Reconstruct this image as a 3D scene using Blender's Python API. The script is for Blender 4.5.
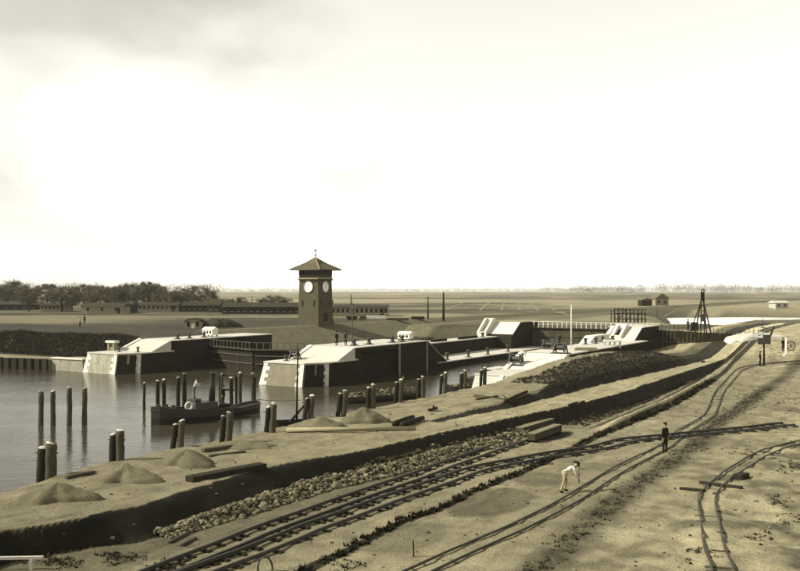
import bpy, math, random
import numpy as np
from mathutils import Vector
for o in list(bpy.data.objects): bpy.data.objects.remove(o, do_unlink=True)
S = bpy.context.scene; COL = S.collection; R = math.radians
rnd = random.Random(7)
# ------------------------------------------------------------------ camera, world, sun, exposure
F = 900.0; HOR = 291.0; CH = 10.0
cam = bpy.data.cameras.new('camera'); cam.sensor_width = 36; cam.lens = 36*F/800; cam.shift_y = 5.5/800
cam.clip_start = 0.5; cam.clip_end = 20000
co = bpy.data.objects.new('camera', cam); COL.objects.link(co); co.location = (0, 0, CH); co.rotation_euler = (R(90), 0, 0); S.camera = co
SUN_AZ = math.atan2(-0.99, -0.13); SUN_EL = R(36)
w = bpy.data.worlds.new('World'); S.world = w; w.use_nodes = True
N = w.node_tree.nodes; L = w.node_tree.links; N.clear()
sky = N.new('ShaderNodeTexSky'); sky.sky_type = 'NISHITA'; sky.sun_disc = False; sky.sun_elevation = SUN_EL; sky.sun_rotation = SUN_AZ
sky.air_density = 1.0; sky.dust_density = .6; sky.ozone_density = 1.0
bw = N.new('ShaderNodeSeparateColor'); L.new(sky.outputs[0], bw.inputs[0])   # an old blue-sensitive plate: the blue light makes the picture
tc = N.new('ShaderNodeTexCoord'); mp = N.new('ShaderNodeMapping'); L.new(tc.outputs['Generated'], mp.inputs[0]); mp.inputs['Scale'].default_value = (1.6, 1.6, 3.2); mp.inputs['Location'].default_value = (0.55, 0.2, 0.3)
ns = N.new('ShaderNodeTexNoise'); ns.inputs['Scale'].default_value = 1.7; ns.inputs['Detail'].default_value = 5; ns.inputs['Roughness'].default_value = .45; L.new(mp.outputs[0], ns.inputs[0])
sep = N.new('ShaderNodeSeparateXYZ'); L.new(tc.outputs['Generated'], sep.inputs[0])
ad = N.new('ShaderNodeMath'); ad.operation = 'MULTIPLY_ADD'; L.new(sep.outputs[0], ad.inputs[0]); ad.inputs[1].default_value = .55; L.new(ns.outputs[0], ad.inputs[2])
cr = N.new('ShaderNodeMapRange'); cr.interpolation_type = 'SMOOTHSTEP'; L.new(ad.outputs[0], cr.inputs[0])
cr.inputs[1].default_value = .20; cr.inputs[2].default_value = .40; cr.inputs[3].default_value = .62; cr.inputs[4].default_value = 1.0
r1 = N.new('ShaderNodeMath'); r1.operation = 'MULTIPLY'; L.new(bw.outputs[0], r1.inputs[0]); r1.inputs[1].default_value = 1.5
mx = N.new('ShaderNodeMath'); mx.operation = 'MAXIMUM'; L.new(bw.outputs[2], mx.inputs[0]); L.new(r1.outputs[0], mx.inputs[1])
mm = N.new('ShaderNodeMath'); mm.operation = 'MULTIPLY'; L.new(mx.outputs[0], mm.inputs[0]); L.new(cr.outputs[0], mm.inputs[1])
tint = N.new('ShaderNodeMix'); tint.data_type = 'RGBA'; tint.blend_type = 'MULTIPLY'; tint.inputs[0].default_value = 1
L.new(mm.outputs[0], tint.inputs[6]); tint.inputs[7].default_value = (1.0, .975, .87, 1)
bg = N.new('ShaderNodeBackground'); bg.inputs[1].default_value = 0.135; L.new(tint.outputs[2], bg.inputs[0])
wo = N.new('ShaderNodeOutputWorld'); L.new(bg.outputs[0], wo.inputs[0])
sd = bpy.data.lights.new('sun', 'SUN'); sd.energy = 5.0; sd.angle = R(.6); sd.color = (1, .965, .86)
so = bpy.data.objects.new('sun', sd); COL.objects.link(so)
to_sun = Vector((math.cos(SUN_EL)*math.sin(SUN_AZ), math.cos(SUN_EL)*math.cos(SUN_AZ), math.sin(SUN_EL)))
so.rotation_euler = to_sun.to_track_quat('Z', 'Y').to_euler(); so.location = (-60, 0, 60)
S.view_settings.view_transform = 'Standard'; S.view_settings.look = 'None'; S.view_settings.gamma = 1; S.view_settings.use_curve_mapping = False
S.view_settings.exposure = 0.8
S.render.engine = 'CYCLES'; S.render.resolution_x = 1024; S.render.resolution_y = 731

# ------------------------------------------------------------------ coordinates: p = metres left of the lock-axis line through the camera, t = metres along it
c_, s_ = 0.8575, 0.5145; TH = math.atan2(s_, c_)
def LK(p, t, z=0): return Vector((-c_*p + s_*t, s_*p + c_*t, z))
def PT(x, y): return (-c_*x + s_*y, s_*x + c_*y)
def W(px, py, z=0):
    d = F*(CH-z)/(py-HOR); return Vector(((px-400)/F*d, d, z))
def pt(px, py, z=0):
    v = W(px, py, z); return PT(v.x, v.y)
ZW = -1.2
# ------------------------------------------------------------------ materials
TI = (1.0, .88, .53)
def rgb(v, ti=TI): return (v*ti[0], v*ti[1], v*ti[2], 1)
MATS = {}
def mat(name, v, rough=.85, scale=3.0, var=.35, bump=.15, fine=30.0, ti=TI, spec=.06, attr=None, stretch=None, emit=0):
    m = bpy.data.materials.new(name); m.use_nodes = True; n = m.node_tree.nodes; l = m.node_tree.links
    b = n['Principled BSDF']; b.inputs['Roughness'].default_value = rough; b.inputs['Specular IOR Level'].default_value = spec
    t = n.new('ShaderNodeTexCoord'); src = t.outputs['Object']
    if stretch:
        mpn = n.new('ShaderNodeMapping'); mpn.inputs['Scale'].default_value = stretch; l.new(src, mpn.inputs[0]); src = mpn.outputs[0]
    a = n.new('ShaderNodeTexNoise'); a.inputs['Scale'].default_value = scale; a.inputs['Detail'].default_value = 6; a.inputs['Roughness'].default_value = .6; l.new(src, a.inputs[0])
    f = n.new('ShaderNodeTexNoise'); f.inputs['Scale'].default_value = fine; f.inputs['Detail'].default_value = 3; l.new(src, f.inputs[0])
    s1 = n.new('ShaderNodeMath'); s1.operation = 'ADD'; l.new(a.outputs[0], s1.inputs[0]); l.new(f.outputs[0], s1.inputs[1])
    mr = n.new('ShaderNodeMapRange'); l.new(s1.outputs[0], mr.inputs[0]); mr.inputs[1].default_value = .6; mr.inputs[2].default_value = 1.4
    mr.inputs[3].default_value = 1-var; mr.inputs[4].default_value = 1+var
    oi = n.new('ShaderNodeObjectInfo'); rr = n.new('ShaderNodeMapRange'); l.new(oi.outputs['Random'], rr.inputs[0]); rr.inputs[3].default_value = .88; rr.inputs[4].default_value = 1.12
    q = n.new('ShaderNodeMath'); q.operation = 'MULTIPLY'; l.new(mr.outputs[0], q.inputs[0]); l.new(rr.outputs[0], q.inputs[1])
    val = q.outputs[0]
    if attr:
        at = n.new('ShaderNodeAttribute'); at.attribute_name = attr
        q2 = n.new('ShaderNodeMath'); q2.operation = 'MULTIPLY'; l.new(mr.outputs[0], q2.inputs[0]); l.new(at.outputs['Fac'], q2.inputs[1]); val = q2.outputs[0]; v = 1
    x = n.new('ShaderNodeMix'); x.data_type = 'RGBA'; x.blend_type = 'MULTIPLY'; x.inputs[0].default_value = 1
    l.new(val, x.inputs[6]); x.inputs[7].default_value = rgb(v, ti); l.new(x.outputs[2], b.inputs['Base Color'])
    if bump:
        bu = n.new('ShaderNodeBump'); bu.inputs['Strength'].default_value = bump; bu.inputs['Distance'].default_value = .05; l.new(s1.outputs[0], bu.inputs['Height']); l.new(bu.outputs[0], b.inputs['Normal'])
    MATS[name] = m; return m
WT = (1, .95, .8)
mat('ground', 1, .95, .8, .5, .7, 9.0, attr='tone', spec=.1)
mat('heap_sand', .095, .95, 2.5, .3, .5, 14, spec=.1)
mat('sand', 0.16, .95, 1.5, .25, .4, 14, spec=.1)
mat('concrete', 0.4, .85, .8, .22, .12, 9, ti=WT, spec=.2)
mat('concrete_grey', 0.2, .85, .8, .3, .15, 9, spec=.2)
mat('stone_white', 0.5, .8, 2, .15, .1, 12, ti=WT, spec=.2)
mat('masonry', 0.17, .9, .7, .32, .3, 7, ti=(1, .9, .62))
mat('pale_wall', .25, .9, 1.6, .5, .3, 9, ti=(1, .93, .7), stretch=(1, 1, .22))
mat('brick', 0.02, .9, .7, .3, .3, 8, spec=.04)
mat('brick_tower', 0.06, .9, 1.2, .22, .3, 16, spec=.04)
mat('timber_dark', 0.018, .8, 1.0, .4, .3, 12, stretch=(1, 1, .25))
mat('timber', 0.05, .8, 1.2, .45, .4, 14, stretch=(1, 1, .2))
mat('timber_long', 0.045, .8, 1.2, .4, .4, 14)
mat('timber_lit_top', .13, .85, 1.2, .35, .3, 14)  # pale timber for the painted sunlit beam tops
mat('timber_pale', 0.24, .8, 1.2, .25, .2, 14)
mat('weathered', 0.34, .9, 3, .25, .2, 20, ti=WT)
mat('rail', 0.02, .55, 4, .3, .1, 30, spec=.5)
mat('iron', 0.018, .6, 4, .3, .1, 30, spec=.5)
mat('iron_grey', 0.05, .6, 4, .3, .1, 30, spec=.4)
mat('white_paint', 0.6, .6, 2, .08, .03, 20, ti=WT)
mat('hull', 0.012, .5, 1, .3, .05, 9, spec=.5)
mat('hull_line', 0.05, .5, 1, .2, .05, 9)
mat('rubble', 0.13, .95, 3, .5, .4, 14, spec=.1)
mat('rubble_dark', 0.05, .95, 3, .5, .4, 14, spec=.1)
mat('turf_dark', .014, .95, 2, .45, .2, 9, spec=.02)  # darker grass whose colour carries the shade of the track-bed slope
mat('grass', 0.035, .95, 2, .45, .2, 9, spec=.1)
mat('leaf', 0.085, .9, .6, .3, 0, 3, spec=.1)
mat('bark', 0.03, .9, 3, .3, .3, 12)
mat('roof_dark', 0.03, .85, 2, .25, .2, 12)
mat('roof_tile', 0.09, .8, 3, .2, .3, 14)
mat('plaster', 0.2, .9, 1.5, .2, .1, 9)
mat('window', .012, .35, 1, .2, 0, 5, spec=.12)
mat('clock_white', .85, .5, 2, .04, 0, 9, ti=(1, .97, .9))
mat('cloth_dark', 0.014, .9, 6, .3, .1, 40)
mat('cloth_grey', 0.05, .9, 6, .3, .1, 40)
mat('cloth_light', 0.4, .9, 6, .2, .1, 40, ti=WT)
mat('skin', 0.2, .6, 8, .1, 0, 40)
mat('straw', 0.2, .9, 8, .2, .1, 40)
def water_mat(name, v, rough, bump, scale, spec):
    m = bpy.data.materials.new(name); m.use_nodes = True; n = m.node_tree.nodes; l = m.node_tree.links; b = n['Principled BSDF']
    b.inputs['Base Color'].default_value = rgb(v); b.inputs['Roughness'].default_value = rough; b.inputs['Specular IOR Level'].default_value = spec; b.inputs['IOR'].default_value = 1.33
    g = n.new('ShaderNodeNewGeometry'); mpn = n.new('ShaderNodeMapping'); mpn.inputs['Scale'].default_value = (1, 1.6, 1); l.new(g.outputs['Position'], mpn.inputs[0])
    a = n.new('ShaderNodeTexNoise'); a.inputs['Scale'].default_value = scale; a.inputs['Detail'].default_value = 5; l.new(mpn.outputs[0], a.inputs[0])
    a2 = n.new('ShaderNodeTexNoise'); a2.inputs['Scale'].default_value = .12; a2.inputs['Detail'].default_value = 3; l.new(mpn.outputs[0], a2.inputs[0])
    mu = n.new('ShaderNodeMath'); mu.operation = 'MULTIPLY'; l.new(a.outputs[0], mu.inputs[0]); l.new(a2.outputs[0], mu.inputs[1])
    bu = n.new('ShaderNodeBump'); bu.inputs['Strength'].default_value = bump; bu.inputs['Distance'].default_value = .08; l.new(mu.outputs[0], bu.inputs['Height']); l.new(bu.outputs[0], b.inputs['Normal'])
    MATS[name] = m
water_mat('water', .03, .12, .7, 1.3, .115); water_mat('river', .5, .25, .15, .5, .8); MATS['river'].node_tree.nodes['Principled BSDF'].inputs['Base Color'].default_value = (.58, .56, .5, 1)

# ------------------------------------------------------------------ object helpers
def link(o, parent=None):
    COL.objects.link(o)
    if parent: o.parent = parent
    return o
def tag(o, label=None, cat=None, group=None, kind=None):
    for k, v in (('label', label), ('category', cat), ('group', group), ('kind', kind)):
        if v: o[k] = v
    return o
def thing(name, label, cat, loc=(0, 0, 0), rz=0, group=None):
    o = link(bpy.data.objects.new(name, None)); o.empty_display_size = .3
    o.location = loc; o.rotation_euler = (0, 0, rz); return tag(o, label, cat, group)
class MB:
    def __init__(s): s.v = []; s.f = []; s.mi = []
    def add(s, vs, fs, mi=0):
        b = len(s.v); s.v += [tuple(q) for q in vs]; s.f += [tuple(i+b for i in q) for q in fs]; s.mi += [mi]*len(fs); return s
    def loft(s, A, B, mi=0, capA=True, capB=True):
        n = len(A); fs = [(i, (i+1) % n, n+(i+1) % n, n+i) for i in range(n)]
        if capA: fs.append(tuple(range(n))[::-1])
        if capB: fs.append(tuple(range(n, 2*n)))
        return s.add(list(A)+list(B), fs, mi)
    def box(s, x0, x1, y0, y1, z0, z1, mi=0, j=0):
        q = lambda: rnd.uniform(-j, j) if j else 0
        A = [(x0+q(), y0+q(), z0), (x1+q(), y0+q(), z0), (x1+q(), y1+q(), z0), (x0+q(), y1+q(), z0)]
        B = [(x0+q(), y0+q(), z1+q()), (x1+q(), y0+q(), z1+q()), (x1+q(), y1+q(), z1+q()), (x0+q(), y1+q(), z1+q())]
        return s.loft(A, B, mi)
    def prism_x(s, prof, x0, x1, mi=0):      # profile of (y, z), counter-clockwise seen from +x
        return s.loft([(x0, y, z) for y, z in prof][::-1], [(x1, y, z) for y, z in prof][::-1], mi)
    def beam(s, a, b, wd, ht, mi=0, up=(0, 0, 1)):
        a = Vector(a); b = Vector(b); d = (b-a).normalized(); u = Vector(up)
        if abs(d.dot(u)) > .97: u = Vector((0, 1, 0))
        sd = d.cross(u).normalized(); u = sd.cross(d).normalized()
        o = [sd*(-wd/2)+u*(-ht/2), sd*(wd/2)+u*(-ht/2), sd*(wd/2)+u*(ht/2), sd*(-wd/2)+u*(ht/2)]
        return s.loft([a+q for q in o], [b+q for q in o], mi)
    def tube(s, pts, rad, n=8, mi=0):
        rings = []; pts = [Vector(q) for q in pts]
        if not isinstance(rad, (list, tuple)): rad = [rad]*len(pts)
        for i, q in enumerate(pts):
            d = (pts[min(i+1, len(pts)-1)]-pts[max(i-1, 0)]).normalized(); u = Vector((0, 0, 1)) if abs(d.z) < .9 else Vector((1, 0, 0))
            a = d.cross(u).normalized(); b = a.cross(d)
            rings.append([q+(a*math.cos(2*math.pi*k/n)+b*math.sin(2*math.pi*k/n))*rad[i] for k in range(n)])
        vs = [v for r in rings for v in r]; fs = []
        for i in range(len(rings)-1):
            for k in range(n): fs.append((i*n+k, i*n+(k+1) % n, (i+1)*n+(k+1) % n, (i+1)*n+k))
        fs.append(tuple(range(n))[::-1]); fs.append(tuple(range((len(rings)-1)*n, len(rings)*n)))
        return s.add(vs, fs, mi)
    def lathe(s, prof, n=12, mi=0, cx=0, cy=0):
        m = len(prof); vs = [(cx+r*math.cos(2*math.pi*k/n), cy+r*math.sin(2*math.pi*k/n), z) for r, z in prof for k in range(n)]
        fs = [(i*n+k, i*n+(k+1) % n, (i+1)*n+(k+1) % n, (i+1)*n+k) for i in range(m-1) for k in range(n)]
        fs += [tuple(range(n))[::-1], tuple(range((m-1)*n, m*n))]; return s.add(vs, fs, mi)
    def rock(s, cx, cy, cz, r, mi=0, flat=.7):
        phi = 1.618; V = [(-1, phi, 0), (1, phi, 0), (-1, -phi, 0), (1, -phi, 0), (0, -1, phi), (0, 1, phi), (0, -1, -phi), (0, 1, -phi), (phi, 0, -1), (phi, 0, 1), (-phi, 0, -1), (-phi, 0, 1)]
        Fc = [(0, 11, 5), (0, 5, 1), (0, 1, 7), (0, 7, 10), (0, 10, 11), (1, 5, 9), (5, 11, 4), (11, 10, 2), (10, 7, 6), (7, 1, 8), (3, 9, 4), (3, 4, 2), (3, 2, 6), (3, 6, 8), (3, 8, 9), (4, 9, 5), (2, 4, 11), (6, 2, 10), (8, 6, 7), (9, 8, 1)]
        a = rnd.uniform(0, 6.28); ca, sa = math.cos(a), math.sin(a); sx = rnd.uniform(.7, 1.4); sy = rnd.uniform(.7, 1.2); vs = []
        for x, y, z in V:
            k = r*rnd.uniform(.42, .62); x, y, z = x*k*sx, y*k*sy, z*k*flat; vs.append((cx+x*ca-y*sa, cy+x*sa+y*ca, cz+z))
        return s.add(vs, Fc, mi)
    def mesh(s, name, mats, smooth=False):
        m = bpy.data.meshes.new(name); m.from_pydata(s.v, [], s.f)
        for q in (mats if isinstance(mats, (list, tuple)) else [mats]): m.materials.append(MATS[q])
        m.polygons.foreach_set('material_index', s.mi)
        if smooth: m.polygons.foreach_set('use_smooth', [True]*len(m.polygons))
        m.update(); return m
    def build(s, name, mats, parent=None, loc=(0, 0, 0), rz=0, smooth=False, bevel=0):
        o = link(bpy.data.objects.new(name, s.mesh(name, mats, smooth)), parent); o.location = loc; o.rotation_euler = (0, 0, rz)
        if bevel:
            b = o.modifiers.new('bevel', 'BEVEL'); b.width = bevel; b.segments = 2; b.limit_method = 'ANGLE'
        return o
def dup(o, parent=None):
    n = o.copy(); COL.objects.link(n); n.parent = parent
    for ch in o.children: dup(ch, n)
    return n
ORD = ['first', 'second', 'third', 'fourth', 'fifth', 'sixth', 'seventh', 'eighth', 'ninth', 'tenth', 'eleventh', 'twelfth', 'thirteenth', 'fourteenth', 'fifteenth']
def sm(a, b, x):
    k = np.clip((x-a)/(b-a), 0, 1); return k*k*(3-2*k)
def lin(a, b, x): return np.clip((x-a)/(b-a), 0, 1)
def vnoise(x, y, seed=0):
    xi = np.floor(x); yi = np.floor(y); fx = x-xi; fy = y-yi; fx = fx*fx*(3-2*fx); fy = fy*fy*(3-2*fy)
    def h(a, b): q = np.sin(a*127.1+b*311.7+seed*74.7)*43758.5453; return q-np.floor(q)
    return (h(xi, yi)*(1-fx)+h(xi+1, yi)*fx)*(1-fy)+(h(xi, yi+1)*(1-fx)+h(xi+1, yi+1)*fx)*fy
def fbm(x, y, seed=0): return vnoise(x, y, seed)*.5+vnoise(x*2.1, y*2.1, seed+1)*.3+vnoise(x*4.3, y*4.3, seed+2)*.2
# ------------------------------------------------------------------ terrain
def curve(px, z):
    q = sorted([pt(a, b, z)[::-1] for a, b in px]); return np.array([k[0] for k in q]), np.array([k[1] for k in q])
ZQ = 1.05
B1T = curve([(20, 540), (100, 513), (140, 505), (200, 487), (263, 468), (330, 456), (400, 443), (480, 428), (560, 410), (620, 395), (700, 372)], ZQ)
B1B = curve([(20, 559), (140, 541), (200, 522), (306, 486), (400, 463), (480, 443), (560, 424), (620, 408), (700, 378)], 0)
B2F = curve([(430, 424), (451, 419), (510, 408), (600, 385), (690, 364)], ZQ)
B3T = curve([(250, 592), (305, 566), (355, 545), (408, 518), (439, 508), (480, 489.5), (510, 475), (600, 432), (675, 400), (735, 366)], 0)
B3B = curve([(270, 606), (339, 569), (358, 559), (400, 535), (439, 521), (471, 503), (513, 487), (600, 444), (675, 411), (735, 372)], -.45)
DIT = curve([(540, 580), (556, 566), (588, 534), (606, 518), (633, 496), (657, 480), (696, 451), (717, 429), (737, 415), (770, 390)], -.45)
TR2_PX = [(219, 567), (270, 547), (328, 524), (400, 498.5), (440, 484), (484, 470), (548, 457), (600, 451.5), (640, 446), (719, 438.5), (789, 431.6)]
TR2 = [W(a, b, 0 if a < 560 else -.38*min(1, (a-560)/80)) for a, b in TR2_PX]
def seg_dist(x, y, pts):
    best = np.full(np.shape(x), 1e9); zz = np.zeros(np.shape(x))
    for a, b in zip(pts[:-1], pts[1:]):
        dx, dy = b.x-a.x, b.y-a.y; k = np.clip(((x-a.x)*dx+(y-a.y)*dy)/(dx*dx+dy*dy), 0, 1)
        d = np.hypot(x-a.x-k*dx, y-a.y-k*dy); m = d < best; best = np.where(m, d, best); zz = np.where(m, a.z+k*(b.z-a.z), zz)
    return best, zz
def HT(p, t):
    p = np.asarray(p, float); t = np.asarray(t, float); x = -c_*p+s_*t; y = s_*p+c_*t
    wob = (fbm(x*.9, y*.9, 3)-.5)
    pb3, pt3 = np.interp(t, *B3B), np.interp(t, *B3T); pt3 = np.maximum(pt3, pb3+.4)
    k3 = lin(pb3, pt3, p+wob*.45); z = -.45+.45*k3
    far3 = sm(62, 68, t)
    z = z+far3*(.3*np.exp(-((p-pt3-.3)/.32)**2)-.34*np.exp(-((p-pt3-1.1)/.22)**2))*sm(120, 105, t)
    pb1, pt1 = np.interp(t, *B1B), np.interp(t, *B1T); pt1 = np.maximum(pt1, pb1+.6)
    wf = fbm(x*.9+y*.4, y*.9-x*.4, 71)-.5; k1 = lin(pb1, pt1, p+wob*.1+wf*.22); z = z+ZQ*(.6*k1+.4*k1*k1*(3-2*k1))
    pf = np.interp(t, *B2F); st = np.interp(t, [53, 64, 76], [0, .62, 1.15])*np.where(t < 84, sm(37, 33, p)*(1-sm(78, 84, t))+sm(78, 84, t), 1)
    z = z+(st*.75*lin(0, .9, p-pf+wob*.2)+sm(78, 90, t)*.95*lin(.9, 4.2, p-pf))*(1-.75*sm(100, 128, t))
    pd = np.interp(t, *DIT); z = z+(-.32*np.exp(-((p-pd)/.55)**2)+.14*np.exp(-((p-pd+1.0)/.3)**2))*sm(-2, 3, p)
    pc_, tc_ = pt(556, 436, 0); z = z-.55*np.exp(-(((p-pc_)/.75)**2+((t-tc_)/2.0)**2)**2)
    d2, z2 = seg_dist(x, y, TR2); z = np.where(p < 24, np.maximum(z, z2-.02-np.maximum(0, d2-.85)*.85), z)
    rise = (sm(98, 150, y)*2.3+sm(100, 138, y)*sm(36, 56, x)*1.7)*sm(40, 34, p)
    z = np.where(p < 40, np.maximum(z, rise), z)
    z = z+(fbm(x*.35, y*.35, 9)-.5)*.16+(fbm(x*1.7, y*1.7, 5)-.5)*.09+sm(14, 6, p)*(fbm(x*.5, y*.5, 31)-.35)*.5
    psh = np.interp(t, [10, 24, 32, 78, 83, 300], [34.5, 35.6, 37.4, 37.4, 36.6, 36.6])
    z = np.minimum(z, np.maximum(-3.5, ZQ-.1-(p-psh)*.8+wob*.5))
    # far shore: low quay, bank, plain, sloping chamber side
    z0 = .35+2.85*lin(88.5, 93, t+wob*.6)
    zb = -1.7+5.0*lin(92, 106, p)
    land = np.where(t > 112, zb, np.where(p > 98, np.where(t > 84, z0, -3.5), -3.5))
    land = np.where((t > 92.8) & (t <= 112), np.where(p > 97.5, 2.9+.3*sm(97, 104, p), -3.5), land)
    z = np.where(p > 60, land, z)
    beyond = sm(160, 168, t)*2.8
    z = np.where((t > 160) & (p < 98) & (p > 36), np.maximum(z, beyond), z)
    riv = sm(195, 215, y)*sm(392, 372, y)*sm(0, 14, x-.272*y)
    z = z*(1-riv)+riv*-3.0
    z = z+sm(150, 260, y)*(1-riv)*(fbm(x*.02, y*.02, 21)-.5)*.5
    return z
def tone(p, t, z):
    x = -c_*p+s_*t; y = s_*p+c_*t
    v = np.full(np.shape(p), .30)
    n = fbm(x*.25, y*.25, 40); n2 = fbm(x*1.1, y*1.1, 44)
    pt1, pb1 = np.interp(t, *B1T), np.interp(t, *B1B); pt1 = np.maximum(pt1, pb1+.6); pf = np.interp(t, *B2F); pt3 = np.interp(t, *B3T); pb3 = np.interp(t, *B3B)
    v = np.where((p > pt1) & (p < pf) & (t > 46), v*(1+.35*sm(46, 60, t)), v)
    v = np.where((p > pb1-.12) & (p < pt1+.06), .03, v)  # bank face darkened in tone to carry its shade
    rub = sm(pt1*0+24.7, 25.3, p)*(p < pb1+.1); v = v*(1-.35*rub*sm(66, 60, t))
    weeds = ((p > pt3+1.6) & (p < pb1) & (t > 62)); v = np.where(weeds, .15+.14*n2, v)
    v = np.where((p > pf-.05) & (t > 54) & (p < pf+.7+1.8*sm(70, 80, t)), .028, v)  # dark soil strip with the steep bank's shade put into its tone
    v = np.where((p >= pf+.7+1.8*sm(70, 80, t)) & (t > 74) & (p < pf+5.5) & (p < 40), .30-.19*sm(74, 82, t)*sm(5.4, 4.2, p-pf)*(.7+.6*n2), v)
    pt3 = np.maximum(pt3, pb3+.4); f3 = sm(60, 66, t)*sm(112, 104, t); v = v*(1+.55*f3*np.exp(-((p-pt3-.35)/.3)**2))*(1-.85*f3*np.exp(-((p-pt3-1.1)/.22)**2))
    v = np.where((p > pb3-.12) & (p < pt3-.05+.1*n2), .035, v)  # slope turned from the sun: shade put into the turf tone
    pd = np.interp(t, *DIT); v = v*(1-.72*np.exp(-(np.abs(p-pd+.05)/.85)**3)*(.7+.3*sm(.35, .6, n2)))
    low = (p < pb3) & (p > 16.8); v = np.where(low, v*(.80+.3*n), v)
    # freshly dug damp soil beside the digging man
    for cx, cy, rp, rt, kk in ((490, 512, 1.9, 3.2, .5), (405, 548, 1.5, 2.4, .3), (540, 488, 1.2, 2.0, .3), (600, 478, 1.0, 3.0, .15)):
        pc_, tc_ = pt(cx, cy, -.45); e = ((p-pc_)/rp)**2+((t-tc_)/rt)**2; v = v*(1-kk*sm(1.25, .75, e+(n2-.5)*.5)*(p < pb3))
    right = sm(15, 9, p); n3 = fbm(x*.55+7, y*.55, 81); v = v*(1-right*.45*sm(.50, .64, n3)); v = v*(1+right*.28*sm(.5, .36, n3))
    v = v*(1-.22*sm(.55, .7, fbm(p*1.6, t*.28, 83)))      # drag marks along the line of traffic
    v = v*(.78+.44*n)
    v = v*(1-.22*sm(55, 30, t)*sm(18, 24, p))                # lens vignette painted into the ground tone, darker at lower left
    pc_, tc_ = pt(556, 436, 0); v = v*(1-.8*sm(1.2, .6, ((p-pc_)/.9)**2+((t-tc_)/2.6)**2))  # shade below the big beams painted as a dark patch in the hollow
    plain = (p > 92) | (y > 168); pl = .10+.26*sm(.42, .62, fbm(x*.006+3, y*.035, 60))+.10*(fbm(x*.05, y*.09, 62)-.5)
    pl = pl*(1-.38*sm(40, -40, x)*sm(520, 330, y))
    v = np.where(plain, pl, v)
    bank = (p > 98) & (t > 86.5) & (t < 93.4); v = np.where(bank, .035+.04*n2, v)
    v = np.where((p > 97.9) & (t < 86.6), .28, v)
    side = (t > 112) & (p > 91) & (p < 108); v = np.where(side, .15+.05*n2, v)
    v = np.where((y > 95) & (p < 34) & (y < 215), .30*(.8+.4*n)*(1+.5*sm(95, 130, y)*sm(15, 50, x)), v) if False else np.where((y > 95) & (p < 34) & (y < 215) & (t > 92), np.maximum(v, v*(1+.7*sm(95, 135, y)*sm(20, 50, x))), v)
    v = np.where((z < ZW+.12), .1, v)
    return np.clip(v*.53, .008, .6)
def geo(a, b, n): return list(a+(b-a)*(np.geomspace(1, 60, n+1)-1)/59)[1:]
pl_ = np.array(sorted(set(np.round(list(np.arange(-8, 18, .22))+list(np.arange(18, 31, .11))+list(np.arange(31, 42, .2))+list(np.arange(42, 92, 4))+list(np.arange(92, 112, .7))+geo(112, 9000, 60)+geo(-8, -9000, 46), 3))))
tl_ = np.array(sorted(set(np.round(list(np.arange(10, 104, .24))+list(np.arange(104, 126, .4))+list(np.arange(126, 200, 1.0))+geo(200, 13000, 70)+geo(10, -600, 12), 3))))
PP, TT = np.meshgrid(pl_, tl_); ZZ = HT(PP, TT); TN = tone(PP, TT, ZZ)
XX = -c_*PP+s_*TT; YY = s_*PP+c_*TT; nt, npn = PP.shape
me = bpy.data.meshes.new('ground'); vv = np.stack([XX, YY, ZZ], -1).reshape(-1, 3)
ii = (np.arange(nt-1)[:, None]*npn+np.arange(npn-1)[None, :]).reshape(-1)
ff = np.stack([ii, ii+npn, ii+npn+1, ii+1], -1)
me.from_pydata(vv.tolist(), [], ff.tolist()); me.polygons.foreach_set('use_smooth', [True]*len(me.polygons))
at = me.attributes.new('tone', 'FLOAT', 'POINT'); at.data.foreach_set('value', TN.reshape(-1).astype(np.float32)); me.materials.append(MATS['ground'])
if me.polygons[0].normal.z < 0: me.flip_normals()
tag(link(bpy.data.objects.new('ground', me)), kind='structure')
def gz(x, y):
    a, b = PT(x, y); i = min(max(int(np.searchsorted(pl_, a))-1, 0), len(pl_)-2); j = min(max(int(np.searchsorted(tl_, b))-1, 0), len(tl_)-2)
    u = (a-pl_[i])/(pl_[i+1]-pl_[i]); v = (b-tl_[j])/(tl_[j+1]-tl_[j])
    return float((ZZ[j, i]*(1-u)+ZZ[j, i+1]*u)*(1-v)+(ZZ[j+1, i]*(1-u)+ZZ[j+1, i+1]*u)*v)
def G(px, py, z=0.):
    for _ in range(6):
        v = W(px, py, z); z = .5*z+.5*gz(v.x, v.y)
    v = W(px, py, z); v.z = gz(v.x, v.y); return v
def sheet(name, pts, m):
    o = MB().add(pts, [tuple(range(len(pts)))]).build(name, m)
    if o.data.polygons[0].normal.z < 0: o.data.flip_normals()
    return tag(o, kind='structure')
sheet('harbour_water', [LK(33, -60, ZW), LK(33, 164, ZW), LK(400, 164, ZW), LK(400, -60, ZW)], 'water')
sheet('river_water', [(40, 190, -1.1), (1500, 190, -1.1), (1500, 400, -1.1), (90, 400, -1.1)], 'river')
# ------------------------------------------------------------------ lock works
def lockthing(name, label, cat, p0, t0, group=None):
    o = thing(name, label, cat, LK(p0, t0, 0), -TH, group); o['p0'] = p0; o['t0'] = t0; return o
class LB(MB):                      # mesh builder in lock coordinates (p, t, z) local to a lock thing
    def __init__(s, p0, t0): super().__init__(); s.p0 = p0; s.t0 = t0
    def q(s, p, t, z): return (s.p0-p, t-s.t0, z)
    def blk(s, p0, p1, t0, t1, z0, z1, mi=0): return s.box(s.p0-max(p0, p1), s.p0-min(p0, p1), min(t0, t1)-s.t0, max(t0, t1)-s.t0, z0, z1, mi)
    def poly(s, bot, top, z0, z1, mi=0): return s.loft([s.q(p, t, z0) for p, t in bot], [s.q(p, t, z1) for p, t in top], mi)
    def prof(s, tz, p0, p1, mi=0): return s.prism_x([(t-s.t0, z) for t, z in tz], s.p0-max(p0, p1), s.p0-min(p0, p1), mi)
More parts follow.
